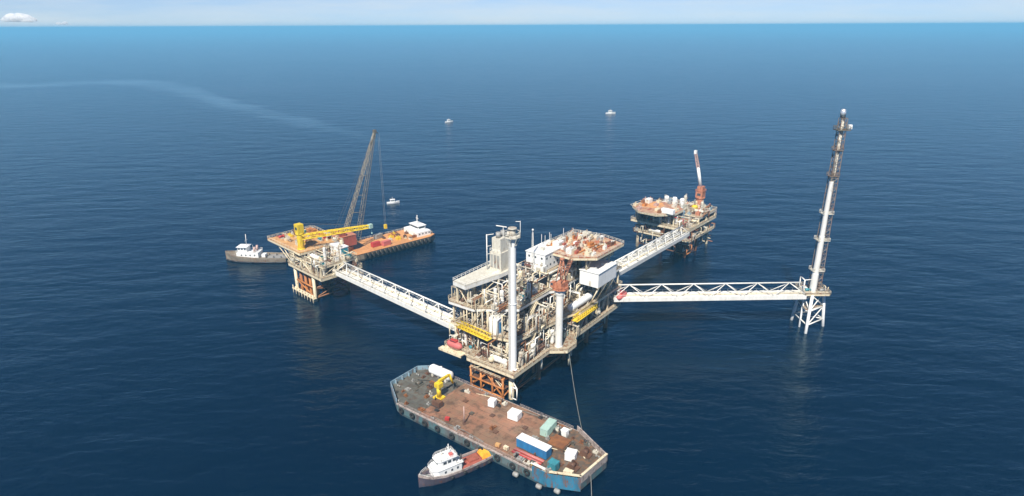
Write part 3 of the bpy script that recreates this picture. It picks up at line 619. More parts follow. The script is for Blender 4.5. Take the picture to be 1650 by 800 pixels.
# ------------------------------------------------------------------ BRIDGES
def bridge(label,P0,P1,width,height,panels,girder=1.0,mt='white',pipes_n=3,inset=2.0):
    P0=Vector(P0);P1=Vector(P1);d=P1-P0; L_=math.hypot(d.x,d.y); rz=math.atan2(d.y,d.x)
    t=thing('truss_bridge',label,'bridge',P0,rz,'white truss bridges between the platforms'); dz=P1.z-P0.z
    def Z(x): return dz*x/L_
    hw=width/2
    def slab(m,x0,x1,y0,y1,a,b):
        i=len(m.v)
        for z in (a,b):
            for x,y in ((x0,y0),(x1,y0),(x1,y1),(x0,y1)): m.v.append((x,y,Z(x)+z))
        for q in ((3,2,1,0),(4,5,6,7),(0,1,5,4),(1,2,6,5),(2,3,7,6),(3,0,4,7)): m.face([i+k for k in q])
    for sg in (-1,1):
        m=MB(); slab(m,0,L_,sg*hw-.22,sg*hw+.22,-girder/2,girder/2); m.build('bottom_chord',mt,t)
    a=L_/panels; 
    m=MB(); m.tube((inset,0,Z(inset)+height),(L_-inset,0,Z(L_-inset)+height),.3,8); m.build('top_chord',mt,t)
    for i in range(panels):
        for sg in (-1,1):
            x0,xm,x1=i*a,(i+.5)*a,(i+1)*a; xm=min(max(xm,inset),L_-inset)
            for xa in (x0,x1): m=MB(); m.tube((xa,sg*hw,Z(xa)+girder/2-.1),(xm,0,Z(xm)+height),.19,6); m.build('diagonal_brace',mt,t)
    m=MB(); slab(m,0,L_,-hw+.24,hw-.24,girder/2-.55,girder/2-.4); m.build('walkway','white',t)
    m=MB()
    for i in range(panels*2+1): x=L_*i/panels/2; m.tube((x,-hw,Z(x)+girder/2-.72),(x,hw,Z(x)+girder/2-.72),.14,5)
    m.build('cross_beams',mt,t)
    for i in range(pipes_n):
        y=-hw+.8+i*(width-1.6)/max(1,pipes_n-1 if pipes_n>1 else 1); r=(.22,.32,.18,.26)[i%4]
        m=MB(); m.tube((0,y,Z(0)+r+girder/2-.4),(L_,y,Z(L_)+r+girder/2-.4),r,8); m.build('pipeline',('white','cream','white','pale')[i%4],t)
    m=MB()
    for sg in (-1,1):
        for i in range(int(L_/3)+1): x=min(L_,i*3); m.tube((x,sg*hw,Z(x)+girder/2),(x,sg*hw,Z(x)+girder/2+1.1),.05,4,caps=False)
        m.tube((0,sg*hw,Z(0)+girder/2+1.1),(L_,sg*hw,Z(L_)+girder/2+1.1),.05,4)
    m.build('handrail',mt,t)
    return t
bridge('long white truss bridge from the central platform to the platform with the yellow crane',(-18.5,207.5,14.6),(-77.5,262.5,14.9),6.2,5.2,9,1.8,pipes_n=4)
bridge('white truss bridge running right from the central platform to the flare tower',(41,231.3,15.6),(119.5,233.2,15.6),5.2,5.4,6,1.7)
bridge('white truss bridge from the central platform back to the farthest platform',(37,240,20.0),(90.5,310.5,16.7),6.2,4.6,9,1.8,pipes_n=4)

# ------------------------------------------------------------------ FLARE PLATFORM + TOWER
t=thing('flare_platform','small white tripod jacket platform standing in the sea under the flare tower','offshore platform',(123.5,234,0),0)
feet=[(-2.5,-4.9),(7.6,1.5),(-3,7.5),(-2.6,.9)]; tops=[(-1.5,-3.3),(5.2,.8),(-2.2,5.2),(-2.6,.9)]
for i,(f,q) in enumerate(zip(feet,tops)): m=MB(); m.tube((f[0]-(q[0]-f[0])*.5,f[1]-(q[1]-f[1])*.5,-8),(q[0],q[1],16.4),.62 if i<3 else .4,10); m.build('leg' if i<3 else 'caisson','clean_white',t)
def fl(i,z): k=z/16.4; return (feet[i][0]+(tops[i][0]-feet[i][0])*k,feet[i][1]+(tops[i][1]-feet[i][1])*k,z)
for z in (3.5,9.5):
    for i in range(3): brace(fl(i,z),fl((i+1)%3,z),.28,'white',t)
for i in range(3): brace(fl(i,3.5),fl((i+1)%3,9.5),.24,'white',t); brace(fl(i,9.5),fl((i+1)%3,16),.24,'white',t); brace(fl((i+1)%3,9.5),fl(i,16),.24,'white',t)
deck(t,rect(-4.6,5.7,-3.6,6.2),17,edge='cream',g=.7,top='grating')
m=MB(); m.box(-4.6,-2.2,-1,2.2,17.02,18.2); m.tube((-4.8,-1.8,17),(-4.8,-1.8,22.5),.25,6); m.tube((-4.8,2,17),(-4.8,2,22.5),.25,6); m.tube((-4.8,-1.8,22.4),(-4.8,2,22.4),.25,6); m.tube((-4.8,-1.8,22.4),(-1.5,-1,22.4),.2,6); m.build('bridge_portal','white',t)
deck(t,[(-3.2,-3.5),(5.6,.6),(-2.6,5.6)],9.9,edge='white',g=.4,top='grating',rail=False,bay=30)
clutter(t,-4,5,-3.2,5.6,17,3.2,3,31,kinds=['cabinet','manifold','pump'],p=.6)
t=thing('flare_tower','tall slender flare tower, white below and dark brown lattice near its tip','flare tower',(123.5,234.2,17),0)
m=MB(); m.lattice((0.6,0,.02),(0.4,0,70),3.5,2.2,34,.16,.09,4); m.build('lattice','flare_lattice',t)
m=MB(); m.rings((-.6,-1.2,0),(-.6,-1.2,50),[(0,1.35),(8,1.3),(8.1,1.15),(24,1.1),(24.1,.95),(36,.9),(46,.7)],16); m.build('riser','white',t)
m=MB(); m.tube((-.3,-.6,46),(.1,0,69.5),.42,10); m.tube((.9,-.3,0),(.7,0,69),.22,6); m.build('flare_pipe','pale',t)
for z,wd in ((9,3.6),(22,3.6),(33,3.2),(48,2.8),(58,2.6)):
    m=MB(); m.prism(rect(-wd*.62,wd*.72,-wd*.6,wd*.5),z,z+.15); m.rail([(-wd*.6,-wd*.58),(wd*.7,-wd*.58),(wd*.7,wd*.48),(-wd*.6,wd*.48),(-wd*.6,-wd*.58)],z+.15,1.1,.08,1.8); m.build('rest_platform','pale' if z<40 else 'flare_lattice',t)
m=MB(); m.prism(rect(-1.9,3.0,-1.8,1.8),65.5,65.8); m.rail([(-1.9,-1.8),(3,-1.8),(3,1.8),(-1.9,1.8),(-1.9,-1.8)],65.8,1.2,.09,1.6); m.build('tip_platform','lattice',t)
m=MB(); m.box(2.6,3.8,-1,.2,66,67.6); m.build('ignition_box','clean_white',t)
m=MB(); m.rings((.1,0,69.5),(.1,0,75),[(0,.5),(.8,.9),(1.2,.95)],12); m.build('collar','dark',t)
m=MB(); m.rings((.0,0,70.8),(-.2,-.1,74),[(0,.95),(1.2,1.05),(2.4,.8),(2.6,.3)],12); m.build('burner_tip','bright_metal',t)

# ------------------------------------------------------------------ LEFT (WELLHEAD) PLATFORM
LF=Frame(-119.6,288,-43.5)
wp=thing('wellhead_platform','tan decked platform on rusty orange legs at the left end of the long bridge','offshore platform',LF(0,0),LF.a)
for x in (21.5,38):
    for y in (1.5,19):
        m=MB(); m.tube((x,y,-8),(x,y,13),.8,12); m.build('leg','cream' if y<5 else 'rust',wp)
for z in (1.6,6.5):
    brace((21.5,1.5,z),(38,1.5,z),.4,'cream' if z<3 else 'orange_rust',wp); brace((38,1.5,z),(38,19,z),.38,'rust',wp); brace((21.5,1.5,z),(21.5,19,z),.38,'rust',wp); brace((21.5,19,z),(38,19,z),.38,'rust',wp)
brace((21.5,1.5,6.5),(38,1.5,1.6),.3,'orange_rust',wp); brace((38,1.5,1.6),(38,19,6.5),.3,'rust',wp); brace((38,19,1.6),(38,1.5,6.5),.3,'rust',wp)
for i in range(7): m=MB(); x=23.2+i*2.1; y=3.2+(i%2)*2; m.tube((x,y,-8),(x,y,13),.75,12); m.build('conductor','orange_rust',wp)
for i in range(5): m=MB(); x=25+i*2.6; m.tube((x,10+(i%2)*3,-8),(x,10+(i%2)*3,13),.6,8); m.build('conductor','brown',wp)
m=MB(); m.box(20,40,-.6,1.0,1.9,2.2); 
for i in range(8): m.tube((21+i*2.6,-.5,-1.5),(21+i*2.6,-.5,4),.22,6)
m.build('boat_landing','cream',wp)
deck(wp,[(18,0),(48,0),(48,10),(56,13),(56,17),(47,17),(47,22),(18,22)],14.2,edge='cream',g=1.1)
deck(wp,[(20,.6),(47,2),(45,21),(20,21)],19,edge='cream',g=.8)
for x,y in ((20,1),(29,1),(38,1),(46,1.2),(46,10),(46,20),(20,20)): m=MB(); m.box(x-.28,x+.28,y-.28,y+.28,14.2,18); m.build('column','cream',wp)
for a,b in (((20,1,14.2),(29,1,18)),((29,1,18),(38,1,14.2)),((46,1.2,14.2),(46,10,18)),((12,1.2,21),(20,1.2,15)),((6,1.2,21),(19,1.2,14.2))): brace(a,b,.22,'cream',wp,'truss_brace')
deck(wp,[(-.5,0),(31,0),(31,23),(2,24.5),(-.5,23)],22.2,top='tan_deck',edge='cream',g=1.0)
for x,y in ((21,1),(30,1),(30,21),(21,21)): m=MB(); m.box(x-.28,x+.28,y-.28,y+.28,19,21); m.build('column','cream',wp)
clutter(wp,19,47,1,20,14.2,4,4,41); clutter(wp,31.5,46,2,20,19,3.4,3.4,42); clutter(wp,21,30,1,20,19,6,6,43,kinds=['cabinet','manifold','pump'])
clutter(wp,3,30,14,23,22.2,5,4.5,44,kinds=['cabinet','pump','manifold','cooler'],p=.5)
clutter(wp,2,23,2,14,22.2,4.6,4.4,47,kinds=['cabinet','pump','manifold'],p=.55)
for i in range(22):
    x=rnd.uniform(1,24); y=rnd.uniform(1,23); a,b_,c=rnd.uniform(.3,1),rnd.uniform(.3,.9),rnd.uniform(.3,1.2); m=MB(); m.box(x-a,x+a,y-b_,y+b_,22.21,22.2+c); m.tube((x,y,22.2+c),(x,y,22.8+c),.15,6); m.build('deck_equipment',rnd.choice(('orange_rust','rust','cream','yellow','pale','tan_deck','crane_orange')),wp)
pipes(wp,(30,47,0,20),14.5,22,18,45,('cream','pale','white','cream')); pipes(wp,(19,46,-.4,3),14.4,21.5,10,46,('cream','pale'))
for a,b in (((32,1,19),(38,1,14.4)),((47.5,6,14.2),(47.5,13,19))): m=MB(); m.stair(a,b); m.build('stairway','cream',wp)
t=thing('pedestal_crane','bright yellow crane with a long level boom on the left platform\'s tan deck','crane',LF(26,3.6,22.2),LF.a)
m=MB(); m.rings((0,0,0),(0,0,9),[(0,1.9),(.4,1.9),(.5,1.5),(7,1.5),(7.4,1.9),(8,1.9)],16); m.build('pedestal','yellow',t)
m=MB(); m.box(-1.7,1.7,-1.5,1.5,8.02,12.2); m.box(-2.8,-1.72,-1,1,8.4,10.4); m.build('machinery_house','yellow',t)
m=MB(); m.box(-.9,.9,-1.56,-1.503,9.6,10.9); m.build('cab_window','glass',t)
m=MB(); m.lattice((1,.6,6.0),(9.5,11.5,7.6),1.9,1.9,6,.24,.13); m.build('boom','yellow',t)
m=MB(); m.lattice((9.5,11.5,7.6),(20,25,9.6),1.8,1.3,8,.24,.13); m.build('jib','yellow',t)
m=MB(); m.tube((0,.5,12.2),(19.6,24.6,10.3),.07,4); m.build('pendant_line','dark',t)
m=MB(); m.box(19.2,21,24.3,26.1,8.7,10.6); m.tube((20.4,25.6,8.7),(20.4,25.6,6.4),.06,4); m.ball((20.4,25.6,6.1),.4,8,5); m.build('hook_block','mint',t)
t=building('white_cabin','small white cabin with a teal side under the yellow crane boom on the left platform',LF(33,14.5,19.02),LF.a,9,4,4.4,'cabin',True)
m=MB(); m.box(9.003,9.05,.3,3.7,.2,4); m.build('teal_panel','teal',t)
for i,(x,y,l,mt,lb) in enumerate(((6,17.5,6,'orange_rust','rusty orange container on the tan deck left of the yellow crane'),(16,18.5,6,'red','red container at the back of the tan deck behind the yellow crane'))):
    t=thing('shipping_container',lb,'container',LF(x,y,22.22),LF.a); m=MB(); m.box(0,l,0,2.4,.15,2.6); m.build('body',mt,t); m=MB(); m.box(.1,.25,.1,2.3,0,.15); m.box(l-.25,l-.1,.1,2.3,0,.15); m.build('skid','dark',t); m=MB(); m.box(-.05,-.003,.15,1.15,.3,2.4); m.build('door',mt,t); m=MB(); m.box(-.05,-.003,1.25,2.25,.3,2.4); m.build('door',mt,t)

# ------------------------------------------------------------------ FAR PLATFORM
FF=Frame(94.1,313.6,50)
fp=thing('far_platform','farthest platform with pale helideck, red brown plant and a raised crane','offshore platform',FF(0,0),FF.a)
for x in (4,18,33):
    for y in (3,17,32):
        m=MB(); m.tube((x,y,-8),(x,y,16),.8,10); m.build('leg','cream' if (y==32 or x==33) else 'rust',fp)
for z in (2,8.5):
    for a,b in (((4,3),(4,17)),((4,17),(4,32)),((4,3),(18,3)),((18,3),(33,3))): brace((*a,z),(*b,z),.4,'brown',fp)
for a,b in (((4,3,2),(4,17,8.5)),((4,17,8.5),(4,32,2)),((4,3,8.5),(18,3,2)),((18,3,2),(33,3,8.5))): brace(a,b,.32,'brown',fp)
for i in range(9): m=MB(); x=6+(i%3)*2.4; y=4+(i//3)*2.8; m.tube((x,y,-8),(x,y,16),.6,8); m.build('conductor',('brown','rust')[i%2],fp)
deck(fp,[(0,0),(36,0),(38,3),(38,20),(34,35),(0,35)],17,edge='cream',g=1.2)
deck(fp,[(14,0.5),(37,0.5),(37,20),(33,34),(14,34)],20.5,edge='pale',g=.8)
for x,y in ((14,1),(24,1),(36,1),(14,10),(2,10),(2,22),(2,33),(10,33)): m=MB(); m.box(x-.3,x+.3,y-.3,y+.3,17,19.7 if x>12 else 23); m.build('column','cream',fp)
clutter(fp,1,36,1,33,17,5,4.6,51,p=.8); clutter(fp,15,36,2,30,20.5,4.4,4.4,52,kinds=['column','manifold','cabinet','pump','vessel'])
pipes(fp,(2,36,0,20),17.3,22,14,53,('rust','brown','cream','red','pale')); pipes(fp,(0,6,6,34),9,16,10,54,('brown','rust','cream'))
deck(fp,[(1,0),(34,0),(34,33),(1,33)],10.5,edge='cream',g=.8)
clutter(fp,1,34,.5,7,10.5,3.4,3.2,61,p=.95); clutter(fp,1,8,7,33,10.5,3.4,3.4,62,p=.95); clutter(fp,.5,8,1,33,17,3.4,3.4,63,p=.9)
pipes(fp,(0,34,-.3,6),2,16,26,64,('rust','brown','cream','red','pale','orange_rust')); pipes(fp,(-.3,6,0,33),2,16,20,65,('rust','brown','cream','pale','orange_rust'))
clutter(fp,24,36,1,16,20.5,3.2,3.2,66,p=.9)
for i in range(40):
    x=rnd.uniform(15,36); y=rnd.uniform(1,32); a,b_,c=rnd.uniform(.5,1.5),rnd.uniform(.4,1.2),rnd.uniform(.6,2.6); m=MB(); m.box(x-a,x+a,y-b_,y+b_,20.51,20.5+c); m.tube((x,y,20.5+c),(x,y,21.4+c),.25,6); m.build('deck_equipment',rnd.choice(('red','rust','rust','brown','crane_orange','pale','bow_blue','pinkish')),fp)
t=thing('helideck','pale grey helideck with tan markings on the left of the farthest platform','helideck',FF(6,22,0),FF.a)
oc=[(13.5*math.cos(k*math.pi/4+.39),14*math.sin(k*math.pi/4+.39)) for k in range(8)]
m=MB(); m.prism(oc,24.2,24.6); m.build('deck_plate','heli_deck',t)
m=MB(); m.wallring(oc+[oc[0]],23.2,24.19,.4); m.build('deck_girders','cream',t)
m=MB(); m.prism([(x*.5+3,y*.42+4) for x,y in oc],24.604,24.612); m.build('deck_mat','orange_deck',t)
for x,y,c in ((-6,-3,'cream'),(-2,7,'orange_rust'),(6,-7,'pale'),(-9,-6,'rust'),(2,2,'pinkish'),(-5,11,'cream'),(12,5,'brown'),(8,12,'pinkish'),(0,-11,'cream'),(13,-4,'white'),(10,10,'orange_rust'),(9,4,'cream'),(4,11,'rust'),(-10,6,'pinkish'),(11,-2,'grey')): m=MB(); m.box(x-1.5,x+1.5,y-1,y+1,24.62,25.9); m.tube((x,y,25.9),(x,y,27),.2,6); m.build('deck_equipment',c,t)
m=MB()
for k in range(8): (x0,y0),(x1,y1)=oc[k],oc[(k+1)%8]; m.tube((x0*1.08,y0*1.08,25),(x1*1.08,y1*1.08,25),.08,4); m.tube((x0,y0,24.5),(x0*1.08,y0*1.08,25),.07,4)
m.build('safety_net','pale',t)
for x,y in ((-4,-10),(-4,0),(-4,10),(8,-8),(8,8)): m=MB(); m.tube((x,y,17.02),(x,y,23.6),.3,8); m.build('support_post','cream',t)
for i,(x,y,rz,l,lb) in enumerate(((3,15.5,.3,7,'white container on the near edge of the farthest platform\'s helideck'),(15,29,0,4,'small white container at the back of the farthest platform\'s helideck'))):
    t=thing('shipping_container',lb,'container',FF(x-6,y,24.63),FF.a-math.pi/2*(i==0)); m=MB(); m.box(0,l,0,2.6,.1,2.5); m.build('body','clean_white',t); m=MB(); m.box(-.05,-.003,.3,2.3,.3,2.3); m.build('door','pale',t); m=MB(); m.box(.2,.5,.1,2.5,0,.1); m.box(l-.5,l-.2,.1,2.5,0,.1); m.build('skid','dark',t)
for i,(x,y,lb) in enumerate(((29,28,'leftmost of the three white tanks on the farthest platform'),(29.3,23,'middle one of the three white tanks on the farthest platform'),(29.3,18.4,'rightmost of the three white tanks, nearest the raised crane'))):
    t=thing('storage_tank',lb,'tank',FF(x,y,20.5),FF.a,'white tanks in a row on the far platform')
    m=MB(); m.rings((0,0,1.2),(0,0,6),[(0,1.4),(3,1.4),(3.6,1.0),(3.8,.3)],16); m.build('shell','clean_white',t); m=MB(); m.tube((0,0,0),(0,0,1.2),1.3,12); m.build('skirt','red',t)
t=thing('storage_tank','pale blue upright tank at the near side of the farthest platform','tank',FF(13.5,11,17),FF.a); m=MB(); m.rings((0,0,0),(0,0,6.5),[(0,1.9),(5.6,1.9),(6.1,1.2),(6.3,.3)],16); m.build('shell','bow_blue',t); m=MB(); m.tube((0,0,6.2),(0,0,7),.4,8); m.build('hatch','clean_white',t)
t=thing('storage_tank','round ochre tank at the foot of the raised crane','tank',FF(24.5,8.5,20.5),FF.a); m=MB(); m.rings((0,0,0),(0,0,4),[(0,1.8),(3,1.8),(3.6,1.1),(3.8,.3)],16); m.build('shell','yellow',t); m=MB(); m.tube((0,0,3.7),(0,0,4.3),.4,8); m.build('hatch','rust',t)
t=thing('pedestal_crane','brown crane with its pale boom raised upright on the farthest platform','crane',FF(31.5,8.8,20.5),FF.a)
m=MB(); m.rings((0,0,0),(0,0,8),[(0,2.4),(6,2.2),(6.5,2.8),(7,2.8)],14); m.build('pedestal','crane_orange',t)
m=MB(); m.box(-2.2,2.2,-2,2,7.02,10.2); m.box(-1.5,1.8,-1.6,1.6,10.22,13.2); m.build('machinery_house','crane_orange',t)
m=MB(); m.box(-2.26,-2.203,-1,1,8,9.4); m.build('cab_window','glass',t)
m=MB(); m.rail([(-2.4,-2.2),(2.4,-2.2),(2.4,2.2),(-2.4,2.2),(-2.4,-2.2)],10.2,1.2,.09,1.5); m.build('handrail','crane_orange',t)
m=MB(); m.tube((-.3,.3,13.2),(-.9,2.6,24),.95,10,.85); m.build('lower_boom','clean_white',t)
m=MB(); m.lattice((-.9,2.6,24),(-1.6,4.4,31.5),1.5,1.1,6,.2,.13); m.build('upper_boom','pinkish',t)
m=MB(); m.box(-2.4,-.9,3.9,5.2,31.5,33.4); m.build('boom_head','clean_white',t)
m=MB(); m.box(36,41,2,9,16.6,17); m.box(36.5,40,3,7,17.02,18.8); m.rail([(36,2),(41,2),(41,9)],17,1.1,.08,2); m.build('side_platform','pinkish',fp)

# ------------------------------------------------------------------ VESSELS
def hull_mesh(st,mats,camber=0):
    # st = stations (x, half width deck, half width waterline, z deck, z bottom)
    m=MB(); ring=[]
    for (x,w1,w0,zd,zb) in st:
        b=len(m.v); zm=zb*.25+zd*.35
        m.v += [(x,-w1,zd),(x,-(w1*.35+w0*.65),zm),(x,-w0*.8,zb),(x,w0*.8,zb),(x,(w1*.35+w0*.65),zm),(x,w1,zd)]; ring.append(b)
    for a,b in zip(ring,ring[1:]):
        for k in range(6): j=(k+1)%6; m.face([a+k,b+k,b+j,a+j])
    m.face([ring[0]+k for k in range(6)]); m.face([ring[-1]+k for k in reversed(range(6))])
    return m
def bulwark(st,h,t=.15):
    m=MB()
    for sg in (-1,1):
        for a,b in zip(st,st[1:]):
            i=len(m.v)
            for (x,w1,_,zd,_2) in (a,b):
                m.v += [(x,sg*w1,zd+.003),(x,sg*max(.02,w1-t),zd+.003),(x,sg*w1*1.01,zd+h),(x,sg*max(.02,w1-t),zd+h)]
            for q in ((0,4,6,2),(1,3,7,5),(2,6,7,3),(0,1,5,4),(0,2,3,1),(4,5,7,6)): m.face([i+k for k in q])
    return m
# --- big work barge
BF=Frame(-7.6,164.8,-36.87)
bg_=thing('work_barge','long brown-decked cargo barge moored in front of the central platform','barge',BF(0,0),BF.a)
bpoly=[(-39,-5),(-29.5,-11.2),(30,-11.2),(38,-7.5),(39.2,5),(25.5,11.6),(-35,11.6),(-39,8)]
def inset(poly,k,kx=1): return [(x*k*kx,y*k) for x,y in poly]
m=MB(); m.prism(inset(bpoly,.9,.97),-2.2,1.2,inset(bpoly,.995)); m.prism(inset(bpoly,.995),1.2,3.6); m.build('hull','barge_hull',bg_)
m=MB(); m.prism(bpoly,3.6,4.1); m.build('rubbing_strake','strake',bg_)
def zone(x0,x1,name,mt):
    pts=[]
    yl=lambda x: -11 if -29.5<=x<=30 else (-5-6*(x+39)/9.5 if x<0 else -11+3.6*(x-30)/8)
    ytop=lambda x: 11.4 if -35<=x<=25.5 else (8+3.4*(x+39)/4 if x<0 else 11.4-6.5*(x-25.5)/13.7)
    xs=sorted([x0,x1]+[k for k in (-29.5,30,-35,25.5) if x0<k<x1])
    lo=[(x,yl(x)+.15) for x in xs]; hi=[(x,ytop(x)-.15) for x in reversed(xs)]
    m=MB(); m.prism(lo+hi,4.104,4.16); m.build(name,mt,bg_)
zone(-38.8,-19.5,'mooring_deck','mooring_deck'); zone(-19.48,17.5,'cargo_deck','barge_deck'); zone(17.52,38,'machinery_deck','stern_deck')
m=MB(); m.wallring([(-35,11.6),(-39,8),(-39,-5),(-29.5,-11.2)],4.103,5.7,.25)
for y in (-3,0,3,6): m.box(-38.7,-37.9,y-.1,y+.1,4.17,5.5)
m.build('bow_bulwark','bow_blue',bg_)
m=MB(); m.wallring([(38,-7.5),(39.2,5),(25.5,11.6)],4.103,5.9,.3); m.build('stern_bulwark','strake',bg_)
m=MB(); m.wallring([(24.5,-11.25),(30,-11.25),(38,-7.53)],1.0,5.3,.25); m.build('blue_side_plate','stern_blue',bg_)
m=MB(); m.wallring([(30.2,-11.3),(38.1,-7.6),(39.3,5)],5.91,6.15,.7); m.build('rail_cap','cream',bg_)
for x in (-27,-22,-16.5,-11,-5,1,6.5,12.5,18,23): # tyre fenders along the near side
    m=MB(); n_=14; zc=2.5+rnd.uniform(-.5,.4)
    for k in range(n_):
        a=2*math.pi*k/n_; b_=2*math.pi*(k+1)/n_; m.tube((x+.75*math.cos(a),-11.65,zc+.75*math.sin(a)),(x+.75*math.cos(b_),-11.65,zc+.75*math.sin(b_)),.32,6)
    m.build('tyre_fender','rubber',bg_)
for (x,y) in ((33,-10.6),(20,-11.9),(28,-12)): 
    m=MB(); m.vessel((x-.9,y-.9,1.4),(x+.9,y-.9,1.4),.7,10); m.build('float_fender','grey',bg_)
for x,y in ((-36,5),(-36,-4),(-30,-10.2),(-32,10.6),(-14,-10.6),(2,-10.6),(14,10.8),(28,-10.4),(35,-7.6),(36.6,4),(-12,10.8)):
    m=MB()
    for d in (-.45,.45): m.tube((x+d,y,4.16),(x+d,y,4.95),.22,8)
    m.tube((x-.8,y,4.75),(x+.8,y,4.75),.12,6); m.build('bollard','grey',bg_)
for x,y in ((-30,-2),(-25,4.5),(-6,-1),(6,-4),(12,3),(-12,3),(0,2)):
    m=MB(); m.box(x-.7,x+.7,y-.7,y+.7,4.163,4.5); m.build('deck_hatch',rnd.choice(('brown','rust','mooring_deck')),bg_)
m=MB(); m.rail([(-28.5,-11),(29.5,-11)],4.1,1.0,.05,3); m.build('handrail','strake',bg_)
m=MB(); m.rail([(-34,11.4),(-16,11.4)],4.1,1.0,.05,3); m.rail([(4,11.4),(24,11.4)],4.1,1.0,.05,3); m.build('handrail','strake',bg_)
yl_=lambda x: -11 if -29.5<=x<=30 else (-5-6*(x+39)/9.5 if x<0 else -11+3.6*(x-30)/8)
yt_=lambda x: 11.4 if -35<=x<=25.5 else (8+3.4*(x+39)/4 if x<0 else 11.4-6.5*(x-25.5)/13.7)
for i in range(90):
    x=rnd.choice((rnd.uniform(-35,-20),rnd.uniform(-35,18),rnd.uniform(17,36),rnd.uniform(20,36))); y=rnd.choice((rnd.uniform(-7,8),rnd.uniform(7,10.5),rnd.uniform(-10.3,-8.5)))
    y=max(yl_(x)+1.3,min(yt_(x)-1.3,y))
    m=MB(); a,b_,c=rnd.uniform(.25,1.1),rnd.uniform(.25,.9),rnd.uniform(.25,1.2); m.box(x-a,x+a,y-b_,y+b_,4.17,4.17+c*.6); m.tube((x-a*.7,y,4.17+c*.6),(x+a*.7,y,4.17+c),.15,6); m.tube((x+a*.5,y-b_*.5,4.17+c*.6),(x+a*.5,y-b_*.5,4.17+c*1.5),.2,6); m.build('deck_fitting',rnd.choice(('grey','pale','brown','dark','rust','mooring_deck')),bg_)
m=MB()
for y in (-4,3): # anchor winches aft
    m.box(31.5,35,y-1.2,y+1.2,4.17,4.6); m.tube((33.2,y-1,5.2),(33.2,y+1,5.2),.75,12); m.tube((33.2,y-1.15,5.2),(33.2,y-1,5.2),1.1,12); m.tube((33.2,y+1,5.2),(33.2,y+1.15,5.2),1.1,12)
m.build('winch','brown',bg_)
m=MB(); m.tube((-31.5,0,4.9),(-31.5,2.2,4.9),.7,12); m.box(-32.6,-30.4,-.4,2.6,4.17,4.5); m.tube((-28,-3,4.17),(-25,-1.5,4.7),.2,6); m.build('winch','mooring_deck',bg_)
Z=4.17
def cont(name,label,x,y,l,wd,h,body,roof,cat,rz=0,group=None,ribs=True):
    t=thing(name,label,cat,BF(x,y,Z),BF.a+rz,group)
    m=MB(); m.box(-l/2,l/2,-wd/2,wd/2,.18,h)
    if ribs:
        k=int(l/.6)
        for i in range(k):
            xx=-l/2+(i+.5)*l/k
            for sg in (-1,1): m.box(xx-.1,xx+.1,sg*(wd/2+.035)-.03,sg*(wd/2+.035)+.03,.3,h-.15)
    m.build('body',body,t)
    m=MB(); m.box(-l/2-.06,l/2+.06,-wd/2-.08,wd/2+.08,h+.003,h+.14); m.build('roof',roof,t)
    for sg in (-1,1): m=MB(); m.box(l/2+.01,l/2+.06,min(sg*.05,sg*(wd/2-.1)),max(sg*.05,sg*(wd/2-.1)),.3,h-.15); m.build('door',body,t)
    m=MB(); m.box(-l/2+.2,-l/2+.6,-wd/2,wd/2,0,.18); m.box(l/2-.6,l/2-.2,-wd/2,wd/2,0,.18); m.build('skid','dark',t)
    return t
for pts in (((-15,-9.5),(-9,-9.8),(-2,-9.2),(6,-9.9)),((-34,3),(-30,5),(-26,3.5),(-22,6)),((5,9.5),(12,10.3),(19,10.2),(24,9)),((-12,8.5),(-6,10),(0,9.6)),((20,-1.5),(27,0.5),(30,3.5),(34,1.5))):
    m=MB(); m.path([(x,y,4.3) for x,y in pts],.13,6); m.build('hose',rnd.choice(('rubber','rope','cream')),bg_)
t=thing('horizontal_tank','fat white tank lying along the far edge of the barge near its bow','tank',BF(-28.6,9.2,Z),BF.a)
m=MB(); m.vessel((-5,0,2.0),(5,0,2.0),1.75,18); m.build('shell','clean_white',t)
for x in (-3,3): m=MB(); m.box(x-.3,x+.3,-1.5,1.5,0,.9); m.build('saddle','pale',t)
m=MB(); m.tube((0,0,3.6),(0,0,4.2),.5,10); m.build('hatch','white',t)
# yellow knuckle crane
t=thing('deck_crane','small yellow folding crane standing on the barge between grey and brown deck','crane',BF(-20.4,-.6,Z),BF.a)
m=MB(); m.box(-1.6,1.6,-1.4,1.4,0,.5); m.tube((0,0,.5),(0,0,4.2),.75,14); m.build('pedestal','yellow',t)
m=MB(); m.box(-1,1.1,-1,1,4.22,5.8); m.build('crane_house','yellow',t)
m=MB(); m.obox((0,2.6,6.2),(.75,5.0,.8)); m.build('boom','yellow',t)
m=MB(); m.tube((0,5.2,6.4),(.4,6.4,2.6),.42,8); m.build('jib','yellow',t)
m=MB(); m.tube((0,.9,4.8),(0,3.2,5.8),.16,6); m.build('hydraulic_ram','dark',t)
m=MB(); m.tube((.4,6.4,2.6),(.4,6.4,1.4),.06,4); m.ball((.4,6.4,1.2),.3,8,5); m.build('hook','dark',t)
t=thing('generator_set','dark brown machine block at the foot of the yellow folding crane','machine',BF(-17.8,-4.2,Z),BF.a); m=MB(); m.box(-1.6,1.6,-1,1,.2,1.8); m.build('housing','brown',t); m=MB(); m.tube((-.8,0,1.8),(-.8,0,3),.2,8); m.build('exhaust_pipe','dark',t); m=MB(); m.box(-1.8,1.8,-1.2,1.2,0,.2); m.build('skid','dark',t)
t=thing('deck_post','slim pinkish pole standing near the barge\'s left rail','pole',BF(-4.4,-6.4,Z),BF.a); m=MB(); m.tube((0,0,0),(0,0,.3),.6,10); m.build('foot_plate','brown',t); m=MB(); m.tube((0,0,.3),(0,0,6.2),.22,8,.16); m.build('pole','pinkish',t)
cont('storage_box','smaller white box on the brown deck, closest to the platform leg',-3.4,6.3,2.2,2.2,2.3,'clean_white','clean_white','storage box',.2)
cont('storage_box','larger white box on the brown deck near the barge\'s far rail',6.4,5.2,3.6,3.0,2.3,'clean_white','clean_white','storage box',.1)
